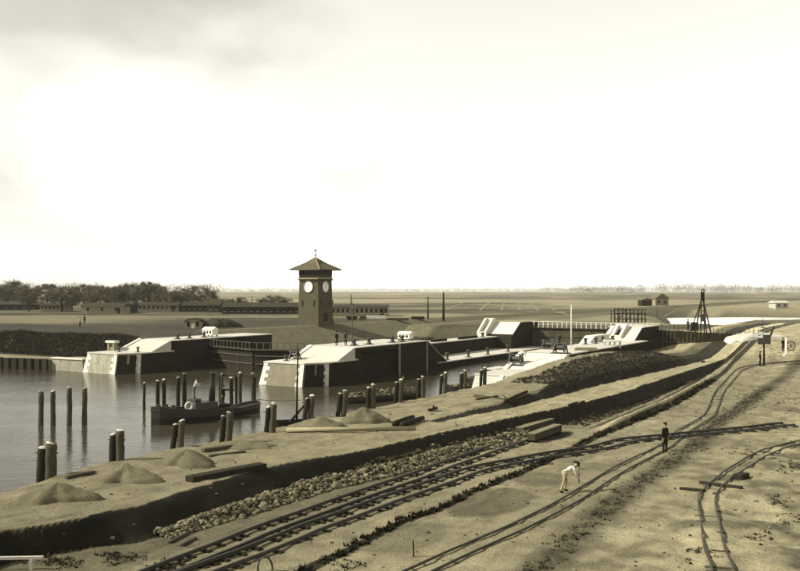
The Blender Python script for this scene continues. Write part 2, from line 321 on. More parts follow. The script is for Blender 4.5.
def nose(root, P, T, pc, wd, front_m, cham=True):
    # battered pier nose: chamber face at p = pc, width wd to the left of it
    pl, pr = pc+wd, pc+1.5
    top = [(pl, T), (pr, T), (pc, T+2.8), (pc, 93.2), (pl, 93.2)]
    bt = .2*5.4
    bot = [(pl+bt*.8, T-bt), (pr-bt*.15, T-bt), (pc-bt*.3, T+2.8-bt*.6), (pc-bt*.05, 93.2), (pl+bt*.8, 93.2)]
    nw = LB(P, T).poly(bot, top, -4, 1.4).build('nose_wall', [front_m, 'brick'], root)
    nw.data.polygons[2].material_index = 1
    ex = .09; LB(P, T).poly([(pl+ex, T-ex), (pr-ex*.3, T-ex), (pc-ex, T+2.75), (pc-ex, 93.1), (pl+ex, 93.1)], [(pl+ex, T-ex), (pr-ex*.3, T-ex), (pc-ex, T+2.75), (pc-ex, 93.1), (pl+ex, 93.1)], 1.403, 1.58).build('nose_deck', 'concrete', root, bevel=.03)
    def face(a, b, z):       # lerp along bottom/top for an edge between vertices
        k = (z+4)/5.4; return (bot[a][0]*(1-k)+top[a][0]*k, bot[a][1]*(1-k)+top[a][1]*k), (bot[b][0]*(1-k)+top[b][0]*k, bot[b][1]*(1-k)+top[b][1]*k)
    def patch(name, m, a, b, u0, u1, z0, z1, out):
        vs = []
        A0, B0 = face(a, b, z0); A1, B1 = face(a, b, z1)
        nx, nt = (B0[1]-A0[1]), -(B0[0]-A0[0]); ln = math.hypot(nx, nt); nx /= ln; nt /= ln
        cp = sum(q[0] for q in top)/5; ct = sum(q[1] for q in top)/5
        if (A0[0]-cp)*nx+(A0[1]-ct)*nt < 0: nx, nt = -nx, -nt
        e = lambda A, B, u: (A[0]+(B[0]-A[0])*u, A[1]+(B[1]-A[1])*u)
        lo = [e(A0, B0, u0), e(A0, B0, u1)]; hi = [e(A1, B1, u0), e(A1, B1, u1)]
        mb = LB(P, T); off = lambda v, k: (v[0]+nx*k, v[1]+nt*k)
        r0 = [off(lo[0], -.08), off(lo[1], -.08), off(lo[1], out), off(lo[0], out)]; r1 = [off(hi[0], -.08), off(hi[1], -.08), off(hi[1], out), off(hi[0], out)]
        return mb.poly(r0, r1, z0, z1).build(name, m, root)
    zc = -1.6
    k = 0
    while zc < 1.39:
        z1 = min(zc+.43, 1.396); wq = .17 if k % 2 else .10
        patch('quoin', 'stone_white', 0, 1, .004, wq, zc+.012, z1, .035)
        patch('quoin', 'stone_white', 0, 1, 1-wq, .996, zc+.012, z1, .035)
        patch('quoin', 'stone_white', 1, 2, .86 if k % 2 else .80, .997, zc+.012, z1, .03)
        zc += .43; k += 1
    patch('fender_board', 'timber_dark', 1, 2, .03, .40, -2.2, 1.32, .16)
    patch('fender_board', 'timber_dark', 1, 2, .52, .78, -2.2, 1.30, .15)
    patch('fender_board', 'timber_dark', 1, 2, .40, .52, -2.2, .1, .12)
def ramp(root, P, T, p0, p1, t0, t1, z0, z1, kerb=True, m='concrete'):
    LB(P, T).prof([(t0, z0-1.0), (t1+.5, z0-1.0), (t1+.5, z1), (t1, z1), (t0, z0)], p0, p1).build('ramp', m, root)
    if kerb: LB(P, T).prof([(t0-.1, z0-.3), (t1+.1, z1-.3), (t1+.1, z1+.16), (t0-.1, z0+.16)][::1], p1, p1+.55).build('kerb', 'stone_white', root, bevel=.03)
def hollow_step(root, P, T, p0, p1, t, z):     # dark stair opening let into a ramp: frame and shadowed pit
    pass
# --- middle island
BP, BT = 62., 84.2
B = lockthing('lock_island', 'middle lock island with white battered nose between the two lock entrances', 'lock wall', BP, BT)
nose(B, BP, BT, 62.0, 7.5, 'masonry')
ramp(B, BP, BT, 62.12, 68.6, 88.8, 92.6, 1.52, 3.0)
LB(BP, BT).blk(63.2, 69.4, 92.7, 111, -4, 2.88).build('head_wall', 'brick', B)
hw = LB(BP, BT); hw.blk(62.05, 63.203, 92.75, 94.0, -4, 2.885); hw.blk(62.05, 63.203, 103, 111, -4, 2.885); hw.blk(62.05, 63.203, 94.0, 103.0, 2.3, 2.885); hw.build('recess_wall', 'brick', B)
LB(BP, BT).blk(61.93, 69.55, 92.6, 111.1, 2.89, 3.02).build('deck', 'concrete', B, bevel=.03)
for t in (103.05, 110.6): LB(BP, BT).blk(61.95, 62.1, t, t+.35, -4, 2.87).build('corner_stone', 'concrete_grey', B)
LB(BP, BT).prof([(111.0, -4), (116.6, -4), (116.6, -.35), (111.0, 2.86)], 62.07, 64.6).build('wing_wall', 'brick', B)
LB(BP, BT).prof([(110.9, 2.87), (116.6, -.34), (116.75, -.22), (111.0, 3.0)], 61.98, 64.7).build('wing_coping', 'concrete_grey', B)
LB(BP, BT).blk(62.02, 68.6, 116.0, 157, -4, -.45).build('low_wall', 'brick', B)
LB(BP, BT).blk(61.9, 68.5, 114.0, 156.9, -.44, -.3).build('low_walkway', 'concrete', B, bevel=.03)
LB(BP, BT).blk(68.5, 71.9, 110.5, 149.5, -4, 1.68).build('upper_wall', 'brick', B)
LB(BP, BT).blk(68.38, 72.0, 111.0, 149.4, 1.69, 1.84).build('upper_coping', 'concrete', B, bevel=.03)
g = LB(BP, BT); g.blk(62.45, 62.8, 94.2, 102.8, -3.5, 2.1); g.build('open_gate_leaf', 'timber_dark', B)
for z in (-.6, .5, 1.6): LB(BP, BT).blk(62.3, 62.46, 94.2, 102.8, z, z+.22).build('gate_rail', 'timber_dark', B)
# far head of the island
BF = lockthing('outer_lock_head', 'pale sloping lock head with dark side at far end of island', 'lock wall', 65.6, 148)
ramp(BF, 65.6, 148, 65.72, 71.2, 148.2, 152.2, 1.82, 4.3)
LB(65.6, 148).prof([(147.6, -1.0), (161, -1.0), (161, 4.2), (152.4, 4.2), (148.0, 1.75)], 65.6, 71.6).build('head_wall', 'brick', BF)
LB(65.6, 148).blk(65.5, 72.2, 152.3, 161.1, 4.21, 4.36).build('deck', 'concrete_grey', BF)
par = LB(65.6, 148); par.prof([(147.9, 1.7), (152.3, 4.3), (152.3, 5.0), (151.2, 5.0), (147.9, 2.6)], 70.6, 71.0); par.prof([(147.9, 1.7), (152.3, 4.3), (152.3, 5.0), (151.2, 5.0), (147.9, 2.6)], 72.0, 72.4); par.blk(71.0, 72.0, 151.5, 152.3, 3.6, 4.98); par.blk(71.0, 72.0, 147.9, 148.9, 1.5, 2.62); par.build('stair_parapet', 'stone_white', BF)
LB(65.6, 148).blk(71.0, 72.0, 148.9, 151.5, 1.2, 2.0).build('stair_well', 'timber_dark', BF)
# --- far (left) lock wall
AP, AT = 93.3, 84.2
A = lockthing('far_lock_wall', 'left lock wall with white battered nose and pale ramp across the water', 'lock wall', AP, AT)
nose(A, AP, AT, 93.3, 7.4, 'pale_wall')
ramp(A, AP, AT, 93.42, 99.4, 88.8, 92.6, 1.52, 3.0)
LB(AP, AT).blk(93.35, 99.6, 92.7, 100.4, -4, 2.88).build('head_wall', 'brick', A)
LB(AP, AT).blk(94.3, 99.6, 100.4, 108, -4, 2.88).build('gate_recess', 'brick', A)
LB(AP, AT).blk(93.36, 99.6, 108, 115, -4, 2.87).build('end_wall', 'brick', A)
LB(AP, AT).blk(93.22, 99.8, 92.6, 115.1, 2.89, 3.02).build('deck', 'concrete', A, bevel=.03)
# low quay wall running left from the nose, with its timber end
Q = lockthing('quay_wall', 'low pale quay wall left of the far lock nose', 'quay wall', 101, 84.2)
LB(101, 84.2).blk(101.5, 108.0, 84.0, 88.9, -4, .42).build('wall', 'pale_wall', Q)
LB(101, 84.2).blk(101.4, 108.05, 83.85, 84.9, .424, .62).build('coping', 'concrete', Q, bevel=.03)
Q2 = lockthing('timber_bulkhead', 'dark timber bulkhead at left end of the far quay', 'bulkhead', 108, 84)
for i in range(10):
    a = 108.1+i*1.3; LB(108, 84).blk(a, a+1.295, 83.2-i*.28+rnd.uniform(-.03, .03), 83.5-i*.28, -3, .42+rnd.uniform(-.04, .06)).build('plank', 'timber_dark', Q2)
LB(108, 84).poly([(108.1, 83.6), (121, 80.8), (121, 88.6), (108.1, 88.6)], [(108.1, 83.6), (121, 80.8), (121, 88.6), (108.1, 88.6)], -3, .33).build('fill', 'sand', Q2)
# --- near lock wall (right)
CP, CT = 35., 82.5
C = lockthing('near_lock_wall', 'near lock wall of two white sloping slabs beside the pile row', 'lock wall', CP, CT)
LB(CP, CT).poly([(41.6, 81.0), (34.4, 81.0), (34.7, 90), (41.2, 90)], [(40.8, 83.0), (35.0, 83.0), (35.0, 90), (40.8, 90)], -4, 1.4).build('nose_wall', 'concrete', C)
LB(CP, CT).blk(34.95, 40.9, 82.95, 90.6, 1.404, 1.55).build('nose_deck', 'concrete', C, bevel=.03)
LB(CP, CT).prof([(81.35, -1), (83.0, 1.41), (83.0, 1.58), (81.2, -.9)], 37.6, 38.0).build('kerb', 'stone_white', C)
ramp(C, CP, CT, 35.05, 40.2, 89.7, 94.2, 1.5, 3.05)
LB(CP, CT).blk(35.2, 40.8, 94.4, 134, -4, 2.9).build('chamber_wall', 'brick', C)
LB(CP, CT).blk(35.1, 40.9, 94.3, 126, 2.91, 3.05).build('deck', 'concrete', C, bevel=.03)
ramp(C, CP, CT, 36.6, 40.6, 124.6, 128.4, 3.06, 4.75)
LB(CP, CT).prof([(124.3, 0), (137, 0), (137, 4.7), (128.6, 4.7), (124.5, 3.0)], 36.5, 41.6).build('outer_head_wall', 'brick', C)
LB(CP, CT).blk(36.4, 41.7, 128.6, 137.1, 4.71, 4.86).build('outer_head_deck', 'concrete', C)
st = LB(CP, CT); st.prof([(116, 2.9), (124.6, 2.9), (124.6, 3.9), (118.5, 3.9)], 40.2, 41.6); st.build('step_wall', 'stone_white', C)
pr = LB(CP, CT); pr.prof([(125.0, 3.2), (128.5, 4.7), (128.5, 5.25), (127.8, 5.25), (125.0, 3.7)], 38.6, 38.95); pr.prof([(125.0, 3.2), (128.5, 4.7), (128.5, 5.25), (127.8, 5.25), (125.0, 3.7)], 39.75, 40.1); pr.blk(38.95, 39.75, 127.7, 128.5, 4.3, 5.24); pr.blk(38.95, 39.75, 125.0, 125.8, 2.95, 3.72); pr.build('stair_parapet', 'stone_white', C)
LB(CP, CT).prof([(125.8, 3.0), (127.7, 3.0), (127.7, 4.45), (125.8, 3.65)], 38.95, 39.75).build('stair_well', 'timber_dark', C)
# dark box-shaped recess frame on the nose
rf = LB(CP, CT); rf.blk(40.95, 42.2, 88.2, 91.6, -3, 1.5); rf.build('recess_pier', 'timber_dark', C)
LB(CP, CT).blk(40.93, 42.3, 88.1, 91.7, 1.51, 1.62).build('recess_coping', 'concrete', C)
# --- gates
def gate(name, label, pa, ta, pb, tb, z0, z1, npost, wood='timber_dark', post='iron_grey', railh=.95, lines=(.9, -.2), white=0):
    a = LK(pa, ta); b = LK(pb, tb); d = b-a; ln = d.length; o = thing(name, label, 'lock gate', a, math.atan2(d.y, d.x))
    nb = max(6, int(ln/1.1))
    for i in range(nb):
        x0 = ln*i/nb; x1 = ln*(i+1)/nb-.03; k = rnd.uniform(-.015, .015); MB().box(x0, x1, -.16+k, .16, z0, z1).build('board', wood, o)
    for z in lines: MB().box(.2, ln-.2, -.32, -.165, z, z+.14).build('rail_beam', 'iron_grey', o)
    MB().box(-.1, ln+.1, -.55, .45, z1+.004, z1+.14).build('walkway', 'timber_long', o)
    pm = MB().box(-.05, .05, -.05, .05, 0, railh).mesh('railing_post', post)
    for i in range(npost):
        q = link(bpy.data.objects.new('railing_post', pm), o); q.location = (ln*(i+.5)/npost, -.42, z1+.14)
    MB().beam((0, -.42, z1+.14+railh), (ln, -.42, z1+.14+railh), .08, .07).build('handrail', post, o)
    return o
gate('gate_leaf', 'closed dark gate leaf hinged on the left lock wall', 93.2, 100.6, 81.9, 97.0, -3, 1.75, 12)
gate('gate_leaf', 'closed dark gate leaf with railing hinged behind the middle island', 81.8, 97.0, 70.5, 100.6, -3, 1.75, 12)
gate('lock_gate', 'long dark gate with white railing posts closing the far end of the near lock', 65.4, 157.2, 41.5, 157.2, -3, 3.1, 26, wood='timber', post='white_paint', lines=(1.6, .4), railh=1.1)
# --- cofferdam at the right
a = W(658, 330.5, 4.2); b = W(745, 333.5, 3.6)
b = Vector((52.5, 131.0, 3.6)); a = Vector((38.4, 135.5, 4.2)); d = b-a; cof = thing('sheet_pile_wall', 'long dark timber wall with thin posts on top, below the pile driver', 'retaining wall', (a.x, a.y, 0), math.atan2(d.y, d.x)); ln = math.hypot(d.x, d.y)
for i in range(26):
    x0 = ln*i/26; MB().box(x0, x0+ln/26-.02, -.14+rnd.uniform(-.04, .04), .14, -1, 4.15-.6*i/26+rnd.uniform(-.05, .05)).build('sheet_pile', 'timber_dark', cof)
MB().beam((0, -.25, 2.4), (ln, -.25, 2.1), .2, .25).build('waling', 'timber_long', cof)
for i in range(24):
    x0 = ln*(i+.5)/24; MB().box(x0-.04, x0+.04, .2, .28, 3.0, 4.9-.6*i/24+rnd.uniform(-.15, .25)).build('post', 'timber', cof)
# ------------------------------------------------------------------ bollards, capstans, boxes on the lock
def bollard(p, t, z, label, h=.75, r=.2):
    o = thing('bollard', label, 'bollard', LK(p, t, z), 0, 'iron bollards on the lock walls')
    MB().lathe([(r*1.3, 0), (r*1.3, .06), (r*.8, .1), (r*.75, h*.7), (r*1.2, h*.85), (r*1.25, h*.95), (r*.8, h)], 10).build('post', 'iron', o, smooth=True)
    MB().box(-r*1.8, r*1.8, -r*1.8, r*1.8, -.02, .04).build('base_plate', 'iron', o)
def capstan(p, t, z, label, k=1.):
    o = thing('capstan', label, 'capstan', LK(p, t, z), .4, 'capstans and winches on the lock walls')
    MB().lathe([(.5*k, 0), (.5*k, .12*k), (.3*k, .2*k), (.22*k, .5*k), (.34*k, .75*k), (.36*k, .85*k), (.1*k, .92*k)], 12).build('drum', 'iron', o, smooth=True)
    MB().box(-.6*k, .6*k, -.6*k, .6*k, -.02, .06).build('base_plate', 'iron', o)
    for q in (0, 1.57): 
        MB().beam((-math.cos(q)*.7*k, -math.sin(q)*.7*k, .8*k), (math.cos(q)*.7*k, math.sin(q)*.7*k, .8*k), .07, .07).build('bar', 'iron', o)
def winch(p, t, z, label, k=1.):
    o = thing('winch', label, 'winch', LK(p, t, z), -.5, 'capstans and winches on the lock walls')
    MB().box(-.75*k, .75*k, -.55*k, .55*k, -.02, .09).build('base', 'iron', o)
    for x in (-.5*k, .5*k):
        b = MB(); b.beam((x, -.45*k, .05), (x, 0, .95*k), .07*k, .12*k); b.beam((x, .45*k, .05), (x, 0, .95*k), .07*k, .12*k); b.beam((x, -.3*k, .4*k), (x, .3*k, .4*k), .06*k, .08*k); b.build('frame', 'iron', o)
    MB().tube([(-.48*k, 0, .5*k), (-.4*k, 0, .5*k), (-.38*k, 0, .5*k), (.3*k, 0, .5*k), (.32*k, 0, .5*k), (.42*k, 0, .5*k)], [.32*k, .32*k, .2*k, .2*k, .36*k, .36*k], 14).build('drum', 'iron', o)
    b = MB(); b.tube([(-.8*k, 0, .85*k), (.8*k, 0, .85*k)], .04*k, 6); b.beam((.8*k, 0, .85*k), (.8*k, .25*k, 1.2*k), .05*k, .06*k); b.tube([(.8*k, .25*k, 1.2*k), (1.05*k, .25*k, 1.2*k)], .035*k, 6); b.build('crank', 'iron', o)
for i, t in enumerate((118.5, 125.5, 132.5, 140.5)): bollard(62.9, t, -.3, f'dark bollard on the low pale walkway, {ORD[i]} from the left', 1.15, .27)
bollard(67.6, 86.0, 1.58, 'small dark bollard at the front of the middle island nose')
winch(68.3, 88.6, 1.58, 'dark winch at the foot of the middle island ramp', 1.1)
bollard(97.2, 86.6, 1.58, 'small dark bollard on the nose of the left lock wall')
bollard(94.6, 87.6, 1.58, 'dark bollard near the ramp foot of the left lock wall')
for i, (p, t) in enumerate(((64.2, 95.6), (64, 98.8), (63.6, 104.0), (63.4, 106.2))): capstan(p, t, 3.02, f'dark capstan on the high island deck, {ORD[i]} from the two men', .95)
for i, (p, t) in enumerate(((69.3, 119), (69.3, 122.5), (69.3, 144.5))): bollard(69.6, t, 1.84, f'low dark bollard on the upper island wall, {ORD[i]} from the left', .8, .3)
for i, (t0, t1) in enumerate(((125.5, 130.5), (135, 142))):
    o = thing('timber_beam', ['shorter', 'longer'][i]+' dark timber beam lying along the upper island wall', 'beam', LK(69.5, t0, 1.84), math.pi/2-TH); MB().box(0, t1-t0, -.2, .2, 0, .4).build('beam', 'timber_dark', o, bevel=.03)
for i, (p, t) in enumerate(((95, 95.5), (94.6, 97.5), (95, 101))): capstan(p, t, 3.02, f'dark capstan on the left lock wall deck, {ORD[i]} from the ramp', .85)
winch(39.9, 91.3, 1.9, 'dark winch between the two white slabs of the near lock wall', 1.35)
winch(36.2, 95.0, 3.05, 'large dark winch at the top edge of the near white ramp', 1.3)
winch(40.2, 101.5, 3.05, 'dark winch on the far edge of the near lock deck', 1.2)
for i, (p, t) in enumerate(((39.6, 113), (39.0, 115.3), (39.3, 119), (38.7, 121.5))): bollard(p, t, 3.05, f'dark bollard on the near lock deck before the far ramp, {ORD[i]} from the left', .8, .22)
def site_box(loc, rz, w, d, h, label, legs=True):
    o = thing('site_cabin', label, 'cabin', loc, rz)
    MB().box(-w/2, w/2, -d/2, d/2, .28, h*.72).build('wall', 'white_paint', o)
    MB().prism_x([(-d/2-.1, h*.72), (d/2+.1, h*.72), (0, h)], -w/2-.1, w/2+.1).build('roof', 'white_paint', o)
    for i in range(3): MB().box(-w/2+w*(.2+.3*i)-.14, -w/2+w*(.2+.3*i)+.14, -d/2-.03, -d/2+.02, h*.34, h*.6).build('window', 'window', o)
    for x in (-w/2+.12, w/2-.12):
        for y in (-d/2+.12, d/2-.12): MB().box(x-.07, x+.07, y-.07, y+.07, 0, .28).build('leg', 'timber_dark', o)
site_box(LK(95.8, 103.2, 3.02), -TH, 2.0, 1.3, 1.5, 'small white cabin on the left lock wall')
site_box(LK(64.6, 109.2, 3.02), -TH, 1.9, 1.2, 1.3, 'small white cabin on the high deck of the middle island')
o = thing('work_table', 'white trestle table on the near lock deck before the far ramp', 'table', LK(35.9, 112.6, 2.75), -.1)
MB().box(-1.1, 1.1, -.5, .5, .75, 1.0).build('top', 'white_paint', o)
for x in (-.95, -.3, .3, .95):
    for y in (-.4, .4): MB().box(x-.06, x+.06, y-.06, y+.06, -.1, .75).build('leg', 'weathered', o)
o = thing('plank_stack', 'pale stack of planks beside the large winch on the near deck', 'planks', LK(35.6, 101.5, 3.05), -.05)
for i in range(4): MB().box(-1.2+rnd.uniform(-.1, .1), 1.3+rnd.uniform(-.1, .1), -.3, .3, i*.09, i*.09+.08).build('plank', 'timber_pale', o)
def pole(name, label, cat, loc, h, r=.07, arms=(), m='timber_dark', lean=0):
    o = thing(name, label, cat, loc, 0); MB().tube([(0, 0, -.3), (lean*.5, 0, h*.5), (lean, 0, h)], [r*1.3, r*1.1, r*.7], 7).build('post', m, o, smooth=True)
    for z, wd in arms: MB().beam((-wd, 0, z), (wd, 0, z), .09, .09).build('crossarm', m, o)
    return o
pole('lamp_mast', 'thin mast with cross arms on the high island deck', 'mast', LK(66.5, 98.6, 3.02), 5.6, .07, ((5.2, .35), (4.6, .5), (4.0, .35)), 'iron_grey')
pole('lamp_mast', 'thin pale mast on the near lock deck', 'mast', LK(39.9, 108.5, 3.05), 5.2, .07, (), 'white_paint')
# ------------------------------------------------------------------ clock tower
tp = W(315.6, 324.3, 3.3); T = thing('clock_tower', 'square brick clock tower with low pyramid roof and white dials', 'clock tower', (tp.x, tp.y, gz(tp.x, tp.y)), -TH)
tw = 2.42
MB().loft([(-tw-.12, -tw-.12, -.6), (tw+.12, -tw-.12, -.6), (tw+.12, tw+.12, -.6), (-tw-.12, tw+.12, -.6)], [(-tw+.12, -tw+.12, 9.3), (tw-.12, -tw+.12, 9.3), (tw-.12, tw-.12, 9.3), (-tw+.12, tw-.12, 9.3)]).build('shaft', 'brick_tower', T)
MB().box(-tw-.25, tw+.25, -tw-.25, tw+.25, -.6, .7).build('plinth', 'brick_tower', T, bevel=.05)
MB().box(-tw-.02, tw+.02, -tw-.02, tw+.02, 9.1, 9.42).build('string_course', 'concrete_grey', T, bevel=.04)
for sx, sy, ax in ((0, -1, 'x'), (1, 0, 'y'), (0, 1, 'x'), (-1, 0, 'y')):
    for i in range(9):
        u = -tw+.3+i*(2*tw-.6)/8
        b = MB()
        if ax == 'x': b.box(u-.13, u+.13, sy*(tw+.12)-.16, sy*(tw+.12)+.16, 8.82, 9.097)
        else: b.box(sx*(tw+.12)-.16, sx*(tw+.12)+.16, u-.13, u+.13, 8.82, 9.097)
        b.build('corbel', 'brick_tower', T)
MB().box(-tw+.22, tw-.22, -tw+.22, tw-.22, 9.3, 10.95).build('belfry', 'timber_dark', T)
MB().box(-tw+.06, tw-.06, -tw+.06, tw-.06, 9.421, 9.9).build('belfry_sill', 'brick_tower', T)
for sx, sy, ax in ((0, -1, 'x'), (1, 0, 'y'), (0, 1, 'x'), (-1, 0, 'y')):
    for i in range(8):
        u = -tw+.22+i*(2*tw-.44)/7; b = MB(); q = tw-.12
        if ax == 'x': b.box(u-.15, u+.15, sy*q-.13, sy*q+.13, 9.9, 10.9)
        else: b.box(sx*q-.13, sx*q+.13, u-.15, u+.15, 9.9, 10.9)
        b.build('pier', 'brick_tower', T)
ev = 3.75
rf = MB(); rf.loft([(-ev, -ev, 10.82), (ev, -ev, 10.82), (ev, ev, 10.82), (-ev, ev, 10.82)], [(-ev, -ev, 10.98), (ev, -ev, 10.98), (ev, ev, 10.98), (-ev, ev, 10.98)])
mid = 1.6; rf.loft([(-ev, -ev, 10.981), (ev, -ev, 10.981), (ev, ev, 10.981), (-ev, ev, 10.981)], [(-mid, -mid, 12.2), (mid, -mid, 12.2), (mid, mid, 12.2), (-mid, mid, 12.2)], capA=False)
rf.loft([(-mid, -mid, 12.201), (mid, -mid, 12.201), (mid, mid, 12.201), (-mid, mid, 12.201)], [(-.05, -.05, 13.45), (.05, -.05, 13.45), (.05, .05, 13.45), (-.05, .05, 13.45)], capA=False)
roof = rf.build('roof', 'roof_tile', T)
for sx, sy in ((1, 1), (1, -1), (-1, 1), (-1, -1)):
    rr_ = MB(); rr_.beam((sx*ev, sy*ev, 11.0), (sx*mid, sy*mid, 12.24), .2, .14); rr_.beam((sx*mid, sy*mid, 12.24), (0, 0, 13.48), .2, .14); rr_.build('hip', 'plaster', roof)
for a_ in range(4):
    for i in range(1, 14):
        u = -1+2*i/14; q = Vector((u*ev, -ev, 11.0)); tz_ = 1-abs(u); top_ = Vector((u*ev, -ev+tz_*ev, 11.0+2.45*tz_)) 
        # standing seams follow the two roof pitches
        k = min(1, tz_/.573); m1 = Vector((u*ev, -ev+k*.573*ev, 11.0+k*1.22))
        b = MB(); b.beam(q, m1, .05, .05)
        ca, sa = math.cos(a_*math.pi/2), math.sin(a_*math.pi/2); b.v = [(x*ca-y*sa, x*sa+y*ca, z) for x, y, z in b.v]; b.build('seam', 'roof_tile', roof)
fin = MB(); fin.tube([(0, 0, 13.3), (0, 0, 15.4)], [.11, .06], 6); fin.lathe([(.02, 13.65), (.24, 13.88), (.02, 14.1)], 10); fin.lathe([(.02, 14.35), (.18, 14.5), (.02, 14.65)], 10); fin.box(-.45, .35, -.03, .03, 14.8, 15.02); fin.build('finial', 'iron', roof)
def dial(nx, ny, hour, minute):
    rot = math.atan2(nx, -ny); d0 = tw-.02-.02
    def put(b, name, m, off, par=None):
        out = []
        for x, z, dpt in b.v: 
            X, Y = x, -(d0+off+dpt); ca, sa = math.cos(rot), math.sin(rot); out.append((X*ca-Y*sa, X*sa+Y*ca, z+7.55))
        b.v = out; return b.build(name, m, par or T)
    def ring(r0, r1, n, d1):
        b = MB(); P = lambda r, k, d: (r*math.cos(2*math.pi*k/n), r*math.sin(2*math.pi*k/n), d)
        for k in range(n):
            b.add([P(r0, k, 0), P(r1, k, 0), P(r1, k+1, 0), P(r0, k+1, 0), P(r0, k, d1), P(r1, k, d1), P(r1, k+1, d1), P(r0, k+1, d1)], [(4, 5, 6, 7), (1, 2, 6, 5), (0, 4, 7, 3), (0, 3, 2, 1)])
        return b
    n = 32; b = MB(); b.add([(1.06*math.cos(2*math.pi*k/n), 1.06*math.sin(2*math.pi*k/n), dd) for dd in (-.1, .06) for k in range(n)], [(k, (k+1) % n, n+(k+1) % n, n+k) for k in range(n)]+[tuple(range(n, 2*n))])
    f = put(b, 'clock_dial', 'clock_white', 0)
    put(ring(1.062, 1.2, n, .16), 'dial_rim', 'plaster', 0, f)
    for h in range(12):
        a = h*math.pi/6; b = MB(); P = [(.78*math.sin(a), .78*math.cos(a), .075), (.98*math.sin(a), .98*math.cos(a), .075)]; b.beam(P[0], P[1], .05, .02, up=(0, 0, 1)); put(b, 'hour_mark', 'iron_grey', 0, f)
    for a, ln_, wd in ((math.pi/6*hour, .5, .055), (math.pi/30*minute, .85, .035)):
        b = MB(); b.beam((-.12*math.sin(a), -.12*math.cos(a), .1), (ln_*math.sin(a), ln_*math.cos(a), .1), wd, .02); put(b, 'clock_hand', 'iron', 0, f)
for nx, ny in ((0, -1), (1, 0), (0, 1), (-1, 0)): dial(nx, ny, 6, 1)
for nx, ny in ((0, -1), (1, 0)):
    for u in (-1.45, 1.45):
        b = MB()
        q = tw-.03+.03*1
        if nx == 0: b.box(u-.17, u+.17, -q-.06, -q+.3, 3.6, 4.9)
        else: b.box(q-.3, q+.06, u-.17, u+.17, 3.6, 4.9)
        b.build('window', 'window', T)
MB().box(tw-.2, tw+.16, -.55, .55, .1, 2.3).build('door', 'timber_dark', T)
# ------------------------------------------------------------------ buildings on the plain
def barrack(px0, px1, py, h, dep, nwin, label, wall='plaster', roof='roof_dark', rise=.9, rz=0., group=None, name='barrack', door=True, chim=0, cat='building', eave=.35):
    g0 = G((px0+px1)/2, py, 3.2); wd = (px1-px0)/F*g0.y
    o = thing(name, label, cat, g0, rz, group)
    MB().box(-wd/2, wd/2, 0, dep, -.3, h).build('wall', wall, o)
    r = MB().prism_x([(-eave, h-.05), (dep+eave, h-.05), (dep/2, h+rise)], -wd/2-.3, wd/2+.3).build('roof', roof, o)
    for i in range(chim): MB().box(-wd/2+wd*(i+.6)/(chim+.4)-.25, -wd/2+wd*(i+.6)/(chim+.4)+.25, dep/2-.2, dep/2+.3, h+rise*.6, h+rise+.7).build('chimney', 'brick', r)
    for i in range(nwin):
        x = -wd/2+wd*(i+.5)/nwin; q = .34*min(1, wd/nwin/1.3)
        f_ = MB().box(x-q, x+q, -.05, .02, h*.36, h*.82).build('window', 'window', o)
        MB().box(x-q-.06, x+q+.06, -.09, .03, h*.30, h*.355).build('sill', 'weathered', f_)
    if door: MB().box(wd*.36, wd*.36+.9, -.05, .02, 0, h*.82).build('door', 'timber_dark', o)
    return o
GB = 'long barracks on the plain'
barrack(-8, 38, 310, 2.0, 8, 5, 'dark low barrack at the left edge before the trees', 'brick', rise=1.0, group=GB)
barrack(40, 64, 311.5, 2.2, 7, 6, 'small barrack with pale striped front between left trees', 'plaster', rise=.6, group=GB)
barrack(81, 123, 313.6, 2.1, 8, 3, 'plain pale barrack with dark roof, third from the left', 'plaster', rise=1.0, group=GB)
barrack(124, 132, 313, 2.6, 6, 1, 'dark shed joining two pale barracks', 'timber_dark', rise=.8, name='shed', door=False)
barrack(133, 178, 311.5, 2.2, 8, 10, 'pale barrack with a row of dark windows below the tall trees', 'plaster', rise=.9, group=GB)
barrack(176, 208, 311.5, 2.0, 8, 6, 'dark barrack right of the windowed pale one', 'brick', rise=1.1, group=GB)
barrack(207.5, 219.5, 312.3, 2.3, 9, 2, 'small gabled house at the end of the trees', 'brick_tower', rise=1.9, name='house', cat='house', chim=1)
barrack(222, 300, 314, 2.1, 8, 12, 'longest dark barrack left of the clock tower', 'brick', rise=1.2, group=GB, chim=3)
barrack(331, 388, 316.5, 2.5, 8, 12, 'pale barrack with flat dark roof right of the clock tower', 'plaster', rise=.5, group=GB)
# open porch on its right end
barrack(300.5, 331, 309, 2.2, 9, 4, 'low dark barrack just behind the clock tower', 'brick', rise=1.2, group=GB)
hh = G(193, 328.3, 3.2); o = thing('round_roof_hut', 'small pale hut with curved roof beside the dark mound', 'hut', hh, .05)
n = 10; pr_ = [(-1.35, 0), (-1.35, 1.2)]+[(-1.35*math.cos(math.pi*k/n), 1.2+.5*math.sin(math.pi*k/n)) for k in range(1, n)]+[(1.35, 1.2), (1.35, 0)]
b = MB(); b.loft([(x, 0, z) for x, z in pr_], [(x, 3.5, z) for x, z in pr_]); b.build('wall', 'plaster', o)
prr = [(-1.5*math.cos(math.pi*k/n), 1.18+.62*math.sin(math.pi*k/n)) for k in range(n+1)]; b = MB()
b.add([(x, y, z) for y in (-.2, 3.7) for x, z in prr]+[(x*.93, y, z-.09) for y in (-.2, 3.7) for x, z in prr], [(k, k+1, n+1+k+1, n+1+k) for k in range(n)]+[(2*n+2+k, 3*n+3+k, 3*n+4+k, 2*n+3+k) for k in range(n)]+[(k, 2*n+2+k, 2*n+3+k, k+1) for k in range(n)]); b.build('roof', 'roof_dark', o)
